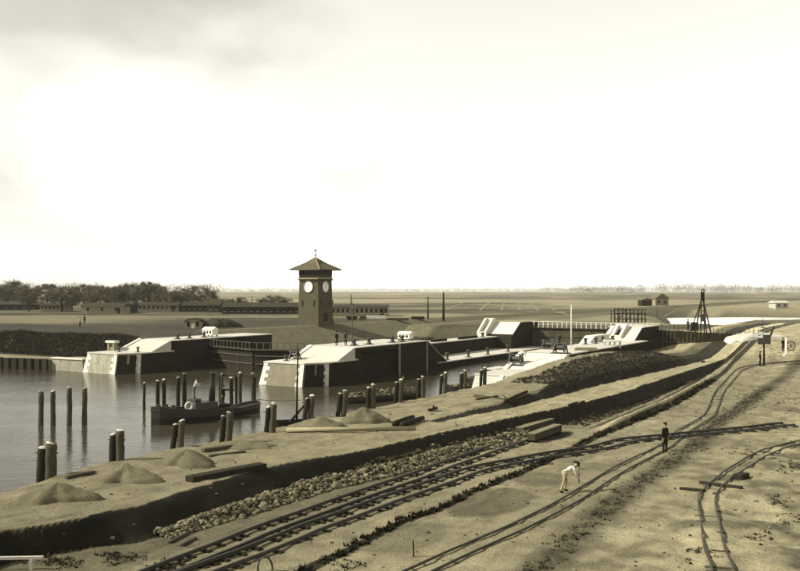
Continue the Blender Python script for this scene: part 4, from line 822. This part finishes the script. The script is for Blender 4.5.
# ------------------------------------------------------------------ people
def person(label, loc, rz, jacket='cloth_dark', trousers='cloth_dark', pitch=0., arms=None, legs=None, hat='cap', scale=1., holds=None, group=None, hatm='cloth_dark', name='person'):
    o = thing(name, label, 'person', loc, rz, group); o.scale = (scale,)*3
    Vv = []; Ed = []; Rd = []; Lb = []
    def add(v, r, par, lab): Vv.append(Vector(v)); Rd.append(r); Lb.append(lab); (Ed.append((par, len(Vv)-1)) if par is not None else None); return len(Vv)-1
    legs = legs or [((.02, -.02, -1), (0, .03, -1)), ((-.02, .03, -1), (0, .02, -1))]
    arms = arms or [((.12, 0, -1), (.02, -.15, -1)), ((-.12, 0, -1), (-.02, -.15, -1))]
    # lowest ankle decides the pelvis height
    drop = min(Vector(a).normalized().z*.43+Vector(b).normalized().z*.41 for a, b in legs); pz = -drop+.13
    sp = Vector((0, -math.sin(pitch), math.cos(pitch))); fw = Vector((0, -math.cos(pitch), -math.sin(pitch)))
    pel = Vector((0, 0, pz)); root = add(pel, .135, None, 't')
    wst = add(pel+sp*.16, .125, root, 'j'); che = add(pel+sp*.36, .15, wst, 'j'); sh = add(pel+sp*.49, .115, che, 'j'); nk = add(pel+sp*.56, .055, sh, 's')
    hd = Vector((0, -math.sin(pitch*.75), math.cos(pitch*.75))); h0 = Vv[nk]
    ch = add(h0+hd*.07+fw*.02, .07, nk, 's'); cr_ = add(h0+hd*.16+fw*.015, .098, ch, 's'); tp_ = add(h0+hd*.235, .075, cr_, 's'); add(h0+hd*.12+fw*.125, .014, ch, 's')
    for s2 in (1, -1): add(h0+hd*.14+Vector((s2*.105, 0, 0)), .018, cr_, 's')
    hands = []
    for s2, (ua, fa_) in zip((1, -1), arms):
        a0 = add(Vv[sh]-sp*.03+Vector((s2*.17, 0, 0)), .068, sh, 'j'); e = add(Vv[a0]+Vector(ua).normalized()*.29, .048, a0, 'j'); wv = Vector(fa_).normalized(); wr = add(Vv[e]+wv*.25, .034, e, 'j')
        pm = add(Vv[wr]+wv*.08, .036, wr, 's'); hands.append(Vv[pm].copy()); sx = Vector((0, 1, 0)).cross(wv).normalized() if abs(wv.y) < .9 else Vector((1, 0, 0))
        ax = wv.cross(sx).normalized()
        for k_, (off, lg) in enumerate(((-.03, .06), (-.01, .075), (.012, .07), (.032, .055))):
            f1 = add(Vv[pm]+wv*.03+ax*off, .010, pm, 's'); f2 = add(Vv[f1]+wv*lg*.6-sx*s2*.008, .009, f1, 's'); add(Vv[f2]+wv*lg*.4-sx*s2*.02, .008, f2, 's')
        th = add(Vv[wr]+wv*.04+ax*-.045, .011, wr, 's'); add(Vv[th]+wv*.05+ax*-.02, .009, th, 's')
    for s2, (a_, b_) in zip((1, -1), legs):
        hp = add(pel+Vector((s2*.09, 0, -.02)), .105, root, 't'); kn = add(Vv[hp]+Vector(a_).normalized()*.43, .08, hp, 't'); an = add(Vv[kn]+Vector(b_).normalized()*.41, .062, kn, 't')
        he = add(Vv[an]+Vector((0, .03, -.055)), .045, an, 'b'); add(Vv[he]+Vector((0, -.12, -.01)), .045, he, 'b'); add(Vv[he]+Vector((0, -.2, -.02)), .032, len(Vv)-1, 'b')
    me_ = bpy.data.meshes.new('body'); me_.from_pydata(Vv, Ed, []); tmp = bpy.data.objects.new('body', me_); COL.objects.link(tmp)
    tmp.modifiers.new('skin', 'SKIN').use_smooth_shade = True; sk = me_.skin_vertices[0].data
    for i_, r_ in enumerate(Rd): sk[i_].radius = (r_, r_ if Lb[i_] != 'j' or r_ < .1 else r_*.75)
    for q_ in sk: q_.use_root = False
    sk[0].use_root = True; tmp.modifiers.new('sub', 'SUBSURF').levels = 1; tmp.modifiers['sub'].render_levels = 1
    dg = bpy.context.evaluated_depsgraph_get(); nm = bpy.data.meshes.new_from_object(tmp.evaluated_get(dg)); bpy.data.objects.remove(tmp)
    nm.materials.clear()
    for q_ in (jacket, trousers, 'skin', 'cloth_dark'): nm.materials.append(MATS[q_])
    code = {'j': 0, 't': 1, 's': 2, 'b': 3}; arr = np.array([tuple(v) for v in Vv]); cen = np.array([tuple(f_.center) for f_ in nm.polygons])
    mid_ = [(Vv[a_]+Vv[b_])*.5 for a_, b_ in Ed]; pts_ = np.concatenate([arr, np.array([tuple(v) for v in mid_])]); labs = Lb+[Lb[b_] for a_, b_ in Ed]
    idx = ((cen[:, None, :]-pts_[None])**2).sum(-1).argmin(1); nm.polygons.foreach_set('material_index', [code[labs[i_]] for i_ in idx]); nm.update()
    link(bpy.data.objects.new('body', nm), o)
    top = h0+hd*.2
    hb_ = MB()
    if hat == 'cap': hb_.lathe([(.112, 0), (.125, .04), (.13, .075), (.1, .1), (.03, .108)], 14); hb_.box(-.08, .08, -.19, -.07, -.005, .012)
    else: hb_.lathe([(.2, 0), (.19, .012), (.115, .02), (.108, .1), (.06, .125)], 14)
    hq = hb_.build('cap' if hat == 'cap' else 'hat', hatm, o, smooth=False); hq.location = top; hq.rotation_euler = (pitch*.75, 0, 0)
    return o, hands
ms = G(665, 452); person('man in a dark suit and cap standing beside the track crossing', ms, .35, pitch=.03)
wk = G(564, 492)
wo_, hnd = person('workman in a pale shirt bending over his shovel', wk, math.pi/2+.35, 'cloth_light', 'straw', pitch=1.2, arms=[((.1, -.75, -.6), (0, -.7, -.6)), ((-.1, -.3, -1), (.1, -.5, -.8))], legs=[((.08, -.5, -1), (.04, .15, -1)), ((-.08, .15, -1), (-.04, .55, -1))], hat='hat', hatm='cloth_dark', scale=1.08)
sv = thing('shovel', 'long-handled shovel held by the bending workman', 'shovel', wk, math.pi/2+.35); sv.scale = (1.08,)*3
h1, h2 = hnd; dirv = (h1-h2).normalized(); e1 = h1+dirv*.55; e1.z = max(e1.z, .06)
MB().tube([h2-dirv*.35, h2, h1, e1], .018, 7).build('handle', 'timber', sv); MB().beam(e1, e1+Vector((0, -.26, -.03)), .22, .02).build('blade', 'iron', sv)
# a second workman's mate is not shown; men on the lock
for i, (p, t, lb) in enumerate(((66.2, 94.6, 'man in dark clothes on the high island deck, left of two'), (65.5, 95.6, 'man in dark clothes on the high island deck, right of two'))):
    person(lb, LK(p, t, 3.02), .6-i*.9, group='men on the lock works')
person('man in dark clothes standing on the near lock deck by the far winch', LK(40.0, 104.6, 3.05), -.4, group='men on the lock works')
person('man in a pale shirt standing on the tugboat casing', Vector(m_)+Vector((.05*math.cos(rz), .05*math.sin(rz), 1.9)), rz+1.2, 'cloth_light', 'cloth_grey', pitch=.3, arms=[((.3, -.6, -.6), (0, -.8, -.2)), ((-.2, -.4, -.8), (0, -.6, -.4))], hat='cap')
person('man in dark clothes on the stern of the tugboat', Vector(m_)+Vector((2.9*math.cos(rz), 2.9*math.sin(rz), 1.15)), rz+.3, scale=.92)
person('man in grey bending over the rubble cargo of the barge', Vector(bg1.location)+Vector((2.0, .4, .75)), .5, 'cloth_grey', 'cloth_dark', pitch=.5)
fp = G(783, 352, 1.0); person('dark figure beside the white post at the far right', fp, .3)
fp = G(760, 366, 1.0); person('dark figure below the signal post at right', fp, .8)
fp = G(80, 327, 3.2); person('pale figure walking on the grass beyond the dark left bank', fp, .8, 'cloth_light', 'cloth_dark')
fp = G(84.5, 324, 3.2); person('dark figure walking on the grass beyond the dark left bank', fp, .8)
fp = G(689, 333, 3.5); fp = Vector((41.5, 136.6, 0)); person('man standing on the sheet pile wall left of the pile driver', Vector((42.9, 134.05, 3.95)), 0)
# ------------------------------------------------------------------ signal post, white post, crane wheel at right
k = G(764, 366, 1.0); o = thing('signal_post', 'dark post carrying a box lantern and slanting arm at right', 'signal', k, -.15)
MB().tube([(0, 0, -.3), (0, 0, 3.6)], [.13, .1], 8).build('post', 'timber_dark', o); MB().box(-.75, -.1, -.25, .25, 2.7, 3.5).build('lamp_box', 'iron', o, bevel=.04); MB().box(-.1, .75, -.3, .3, 2.75, 3.9).build('lantern', 'iron', o, bevel=.04)
MB().beam((.7, 0, 3.6), (1.2, 0, 5.0), .12, .22).build('arm', 'iron', o); MB().tube([(-.1, 0, 3.9), (-.15, 0, 6.2)], .03, 6).build('rod', 'iron', o); MB().beam((-.4, 0, 4.85), (.2, 0, 4.75), .06, .08).build('vane', 'iron', o)
k = G(786, 356, 1.0); o = thing('marker_post', 'white marker post standing near the right edge', 'post', k); MB().tube([(0, 0, -.3), (.03, 0, 2.4)], .13, 8).build('post', 'white_paint', o); MB().box(-.3, .3, -.3, .3, -.1, .25).build('foot', 'concrete', o)
k = G(791, 351, 1.0); o = thing('cart_wheel', 'dark spoked wheel standing by the white post at right', 'wheel', k, .2)
MB().tube([(.62*math.cos(a_*math.pi/12), 0, .62+.62*math.sin(a_*math.pi/12)) for a_ in range(25)], .06, 6).build('rim', 'iron', o)
for a_ in range(4): MB().beam((.6*math.cos(a_*math.pi/4), 0, .62+.6*math.sin(a_*math.pi/4)), (-.6*math.cos(a_*math.pi/4), 0, .62-.6*math.sin(a_*math.pi/4)), .05, .05).build('spoke', 'iron', o)
for i, (px, py) in enumerate(((697, 362), (703, 362.5))):
    k = G(px, py, 1.0); o = thing('stump', ['dark stump on the pale road end, left one', 'low dark stump on the pale road end, right one'][i], 'stump', k); MB().lathe([(.3, -.1), (.27, .25-.1*i), (.2, .42-.18*i), (.05, .45-.18*i)], 9).build('stump', 'timber_dark', o)
# telegraph poles on the plain
for px, yb, yt, lb, ar in ((428, 319, 297, 'thin telegraph pole right of the pale barrack, left of two', ()), (443.5, 319, 290.5, 'tall thick telegraph pole right of the pale barrack', ()), (351, 314, 294, 'telegraph pole rising behind the pale barrack', ()), (252, 306, 296, 'dark stub pole among the bushes left of the tower', ())):
    k = G(px, yb, 3.2); pole('telegraph_pole', lb, 'pole', k, (yb-yt)/F*k.y, .16 if px != 443.5 else .26, ((( yb-yt)/F*k.y*.93, .6),) if px == 428 else ())
# material heaps, planks and white boards on the crest right of the tower
for i, (px, py, wd, h, m) in enumerate(((376, 318.5, 4.6, .7, 'white_paint'), (352, 320, 2.4, .9, 'timber_dark'), (398, 320.5, 5, .6, 'timber'), (418, 320.8, 3.2, .7, 'timber_dark'), (363, 320, 1.6, 1.0, 'timber'))):
    k = G(px, py, 3.2); o = thing('material_stack', ['white', 'small dark', 'long brown', 'dark', 'narrow brown'][i]+' stack of boards on the grass crest right of the tower', 'boards', k, rnd.uniform(-.1, .1))
    for j in range(4): MB().box(-wd/2+rnd.uniform(-.2, .2), wd/2+rnd.uniform(-.2, .2), -.6, .6, j*h/4, (j+.9)*h/4).build('board', m, o)
# ------------------------------------------------------------------ trees
def tree_meshes(seed, h=11., w=5.5, n=7500, lo=.22):
    r = random.Random(seed); tb = MB(); tb.tube([(0, 0, -.4), (.1, 0, h*.3), (.15, .1, h*.6)], [h*.032, h*.024, h*.012], 8); tips = []
    for i in range(11):
        a = i*2.4+r.uniform(-.4, .4); z0 = h*r.uniform(.2, .5); ln = w*r.uniform(.5, .95); e = Vector((math.cos(a)*ln, math.sin(a)*ln, z0+h*r.uniform(.12, .38))); m = Vector((e.x*.45, e.y*.45, (z0+e.z)/2+.3))
        tb.tube([(.05, 0, z0), m, e], [h*.013, h*.008, h*.003], 5); tips += [e, m]
    cl = []
    for i in range(60):
        a = r.uniform(0, 6.28); u = r.uniform(-1, 1); k = r.uniform(.35, 1)**.5; rr = math.sqrt(1-u*u*.98)
        cl.append((Vector((w*rr*k*math.cos(a)*.92, w*rr*k*math.sin(a)*.92, h*(lo+(1-lo)*(.5+.47*u*k)))), r.uniform(.6, 1.5)))
    cb = MB(); vs = []; fs = []
    for i in range(n):
        c, s = cl[r.randrange(len(cl))]; q = c+Vector((r.gauss(0, .5), r.gauss(0, .5), r.gauss(0, .42)))*s
        d = Vector((r.uniform(-1, 1), r.uniform(-1, 1), r.uniform(-.4, 1))).normalized()*r.uniform(.25, .75); e = Vector((r.uniform(-1, 1), r.uniform(-1, 1), r.uniform(-1, 1))).normalized()*r.uniform(.04, .13)
        b = len(vs); vs += [q-e, q+e, q+d+e*.4, q+d-e*.4]; fs.append((b, b+1, b+2, b+3))
    cb.add(vs, fs); return tb.mesh('trunk', 'bark'), cb.mesh('crown', 'leaf')
TM = [tree_meshes(11), tree_meshes(12, 11, 6.5, 8500, .15), tree_meshes(13, 11, 4.6, 6000, .2)]
TREES = [(-6, 311, 285, 1.0, 0, 'grey tree cut by the left edge of the picture'), (6, 309, 279, 1.35, 1, 'tall pale tree behind the leftmost barrack'), (29, 312, 287, 1.0, 2, 'small round tree standing alone before the left wood'), (47, 308, 282, 1.2, 0, 'hazy tree between the lone round tree and the double tree'), (62, 312, 284.5, 1.1, 1, 'dark tree above the striped barrack, left of a double'), (72, 311, 287, .9, 2, 'dark tree above the striped barrack, right of a double'), (84, 309, 282.5, 1.0, 0, 'hazy tree behind the pale third barrack'), (98, 312, 287, 1.1, 1, 'dark bushy tree above the pale third barrack'), (114, 310, 285, 1.1, 0, 'grey tree above the right end of the pale third barrack'), (133, 310, 282, 1.1, 1, 'broad tree left of the tallest tree'), (148, 310.5, 279.5, 1.05, 0, 'tallest broad tree in the wood at left'), (166, 311, 287, 1.1, 1, 'lower tree right of the tallest broad tree'), (182, 311, 286.5, 1.0, 2, 'narrow tree before the last rounded tree'), (201, 310.5, 284, 1.2, 1, 'last rounded tree at the right end of the wood'), (156, 308, 284, 1.2, 0, 'hazy tree filling behind the tallest broad tree'), (20, 307, 282, 1.3, 1, 'hazy tree far behind the lone round tree'), (124, 308, 284, 1.2, 2, 'hazy tree behind the dark shed'), (100, 306.5, 284, 1.2, 0, 'far hazy tree behind the dark bushy tree')]
for px, yb, yt, wf, kd, lb in TREES:
    k = G(px, yb, 3.2); hgt = (yb-yt)/F*k.y; o = thing('tree', lb, 'tree', k, rnd.uniform(0, 6), 'trees of the wood at left')
    for nm_, ms_ in zip(('trunk', 'crown'), TM[kd]):
        q = link(bpy.data.objects.new(nm_, ms_), o)
    o.scale = (hgt/11*wf, hgt/11*wf, hgt/11)
for px, yb, yt, wf, lb in ((236, 312.5, 296.5, 1.5, 'low hazy bush right of the gabled house'), (274, 312.5, 294.5, 1.7, 'rounded bush left of the clock tower'), (226, 312, 300, 1.3, 'dark low bush beside the gabled house')):
    k = G(px, yb, 3.2); hgt = (yb-yt)/F*k.y; o = thing('bush', lb, 'bush', k, rnd.uniform(0, 6), 'bushes before the tower')
    for nm_, ms_ in zip(('trunk', 'crown'), TM[1]): link(bpy.data.objects.new(nm_, ms_), o)
    o.scale = (hgt/11*wf, hgt/11*wf, hgt/11)
# far woods: masses one cannot count
def far_wood(px0, px1, d, h, seed, zb=3.):
    r = random.Random(seed); vs = []; fs = []; x0, x1 = (px0-400)/F*d, (px1-400)/F*d; n = int((x1-x0)/(h*.5))+2
    for i in range(n):
        cx = x0+(x1-x0)*(i+r.random())/n; hh_ = h*r.uniform(.6, 1.05); ww = h*r.uniform(.5, .9); cy = d+r.uniform(-15, 25)
        for _ in range(240):
            a = r.uniform(0, 6.28); u = r.uniform(-1, 1); k = r.random()**.4; q = Vector((cx+ww*k*math.sqrt(1-u*u)*math.cos(a), cy+ww*k*math.sqrt(1-u*u)*math.sin(a), zb+hh_*(.5+.5*u*k)))
            b = len(vs); s = h*.055
            for _k in range(3): vs.append(q+Vector((r.uniform(-1, 1), r.uniform(-1, 1), r.uniform(-1, 1)))*s)
            fs.append((b, b+1, b+2))
    tag(MB().add(vs, fs).build('far_wood', 'leaf'), kind='stuff')
far_wood(575, 645, 2900, 30, 1); far_wood(655, 735, 4600, 54, 2); far_wood(715, 860, 4300, 48, 3); far_wood(540, 900, 6000, 40, 4); far_wood(-60, 220, 2600, 36, 5); far_wood(205, 330, 5000, 28, 6); far_wood(330, 580, 6500, 34, 7)
# ditches on the far field
for i, (xa, ya, xb, yb) in enumerate(((489, 303.5, 480, 311.5), (504, 304, 501.5, 311.5), (518, 304, 520, 311.5), (531, 304, 538, 311.5), (545, 304, 555, 311.5), (462, 304, 447, 311))):
    a = W(xa, ya, 3.0); b = W(xb, yb, 3.0); n = 24; vs = []
    for j in range(n+1):
        q = a.lerp(b, j/n); wd = .5; z = gz(q.x, q.y)+.12; vs += [(q.x-wd, q.y, z), (q.x+wd, q.y, z)]
    tag(MB().add(vs, [(2*j, 2*j+1, 2*j+3, 2*j+2) for j in range(n)]).build('field_ditch', 'sand'), kind='structure')
a = W(470, 314.3, 3.0); b = W(566, 312.5, 3.0); vs = []
for j in range(41):
    q = a.lerp(b, j/40); vs += [(q.x, q.y-3, gz(q.x, q.y-3)+.15), (q.x, q.y+4+3*math.sin(j*.3), gz(q.x, q.y+4)+.15)]
tag(MB().add(vs, [(2*j, 2*j+1, 2*j+3, 2*j+2) for j in range(40)]).build('field_path', 'sand'), kind='structure')
# ------------------------------------------------------------------ rubble, stones, weeds
k = MB(); r = rnd
for _ in range(4200):
    t = r.uniform(26.5, 58); pb = float(np.interp(t, *B1B)); wdt = min(2.1, .5+(t-22)*.1)
    u = r.random(); p = pb+.25-wdt*u; v = LK(p, t); hh_ = .38*math.sin(math.pi*min(1, u*1.05))*r.random()*min(1, max(.1, (t-23)/6)); k.rock(v.x, v.y, gz(v.x, v.y)+hh_+.03, abs(r.gauss(.06, .04))+.05, 0 if r.random() < .45 else 1)
tag(k.build('rubble_bank', ['rubble', 'rubble_dark']), kind='stuff')
k = MB()
for _ in range(1500):
    p = r.uniform(2, 24) if r.random() < .75 else r.uniform(24, 36); t = r.uniform(18, 95); v = LK(p, t)
    if v.y < 28: continue
    k.rock(v.x, v.y, gz(v.x, v.y), abs(r.gauss(.03, .03))+.025, r.randrange(2))
tag(k.build('loose_stones', ['rubble', 'rubble_dark']), kind='stuff')
def tufts(spots, name, m='grass'):
    vs = []; fs = []
    for x, y, h in spots:
        z = gz(x, y)-.03
        for _ in range(9):
            a = r.uniform(0, 6.28); e = r.uniform(.02, .09); ln = h*r.uniform(.5, 1.1); ox, oy = x+r.uniform(-.12, .12), y+r.uniform(-.12, .12); b = len(vs); ca, sa = math.cos(a), math.sin(a)
            vs += [(ox-sa*e, oy+ca*e, z), (ox+sa*e, oy-ca*e, z), (ox+ca*ln*.5, oy+sa*ln*.5, z+ln)]; fs.append((b, b+1, b+2))
    tag(MB().add(vs, fs).build(name, m), kind='stuff')
sp = []
for _ in range(900):                      # ragged turf on the edge of the track bed
    t = r.uniform(16, 105); p = np.interp(t, *B3B)+r.uniform(-.1, .5)
    if 52 < t < 66 and r.random() < .4: continue
    if t > 66 and math.sin(t*2.1)+math.sin(t*3.7) < -.2: continue
    v = LK(p, t); sp.append((v.x, v.y, r.uniform(.1, .26) if t < 60 else r.uniform(.2, .5)))
tufts(sp, 'bank_turf', 'turf_dark'); sp = []
for _ in range(1200):
    t = r.uniform(28, 100); p = np.interp(t, *DIT)+r.gauss(0, .38); v = LK(p, t); sp.append((v.x, v.y, r.uniform(.04, .12)))
for _ in range(1400):
    t = r.uniform(64, 108); pa_, pb_ = np.interp(t, *B3T)+1.8, np.interp(t, *B1B)
    if pb_ > pa_: v = LK(r.uniform(pa_, pb_), t); sp.append((v.x, v.y, r.uniform(.08, .2)))
for _ in range(1500):
    t = r.uniform(74, 114); p = np.interp(t, *B2F)+r.uniform(.5, 5.2)
    if p < 34.4 or t < 82: v = LK(p, t); sp.append((v.x, v.y, r.uniform(.1, .3)))
for cx, cy, n in ((736, 410, 60), (748, 398, 70), (770, 392, 60), (730, 392, 40), (785, 405, 70), (770, 350, 120), (778, 349, 120), (785, 380, 50), (790, 465, 90), (780, 500, 50), (760, 535, 40), (795, 520, 60), (750, 455, 40), (700, 555, 30), (60, 562, 160), (120, 558, 140), (170, 566, 120), (30, 556, 80), (350, 566, 40)):
    for _ in range(n//2): v = G(cx+r.gauss(0, 11), cy+r.gauss(0, 3.5)); sp.append((v.x, v.y, r.uniform(.04, .14)))
tufts(sp, 'rough_grass')
sp = []
for _ in range(2600):
    p = r.uniform(100.5, 132); t = r.uniform(88.3, 93.6); v = LK(p, t); sp.append((v.x, v.y, r.uniform(.2, .5)+.7*float(fbm(np.array([p*.45]), np.array([t*.5]), 90)[0])**2))
tufts(sp, 'bank_scrub')
# ------------------------------------------------------------------ haze
hz = MB().box(-6500, 6500, -60, 9500, -5, 66).build('haze', 'leaf'); tag(hz, kind='stuff'); hz.data.materials.clear()
hm = bpy.data.materials.new('haze'); hm.use_nodes = True; n_ = hm.node_tree.nodes; n_.clear(); pv = n_.new('ShaderNodeVolumePrincipled'); pv.inputs['Density'].default_value = .00009; pv.inputs['Color'].default_value = (1, .97, .88, 1); pv.inputs['Anisotropy'].default_value = .2
ou = n_.new('ShaderNodeOutputMaterial'); hm.node_tree.links.new(pv.outputs[0], ou.inputs['Volume']); hz.data.materials.append(hm)
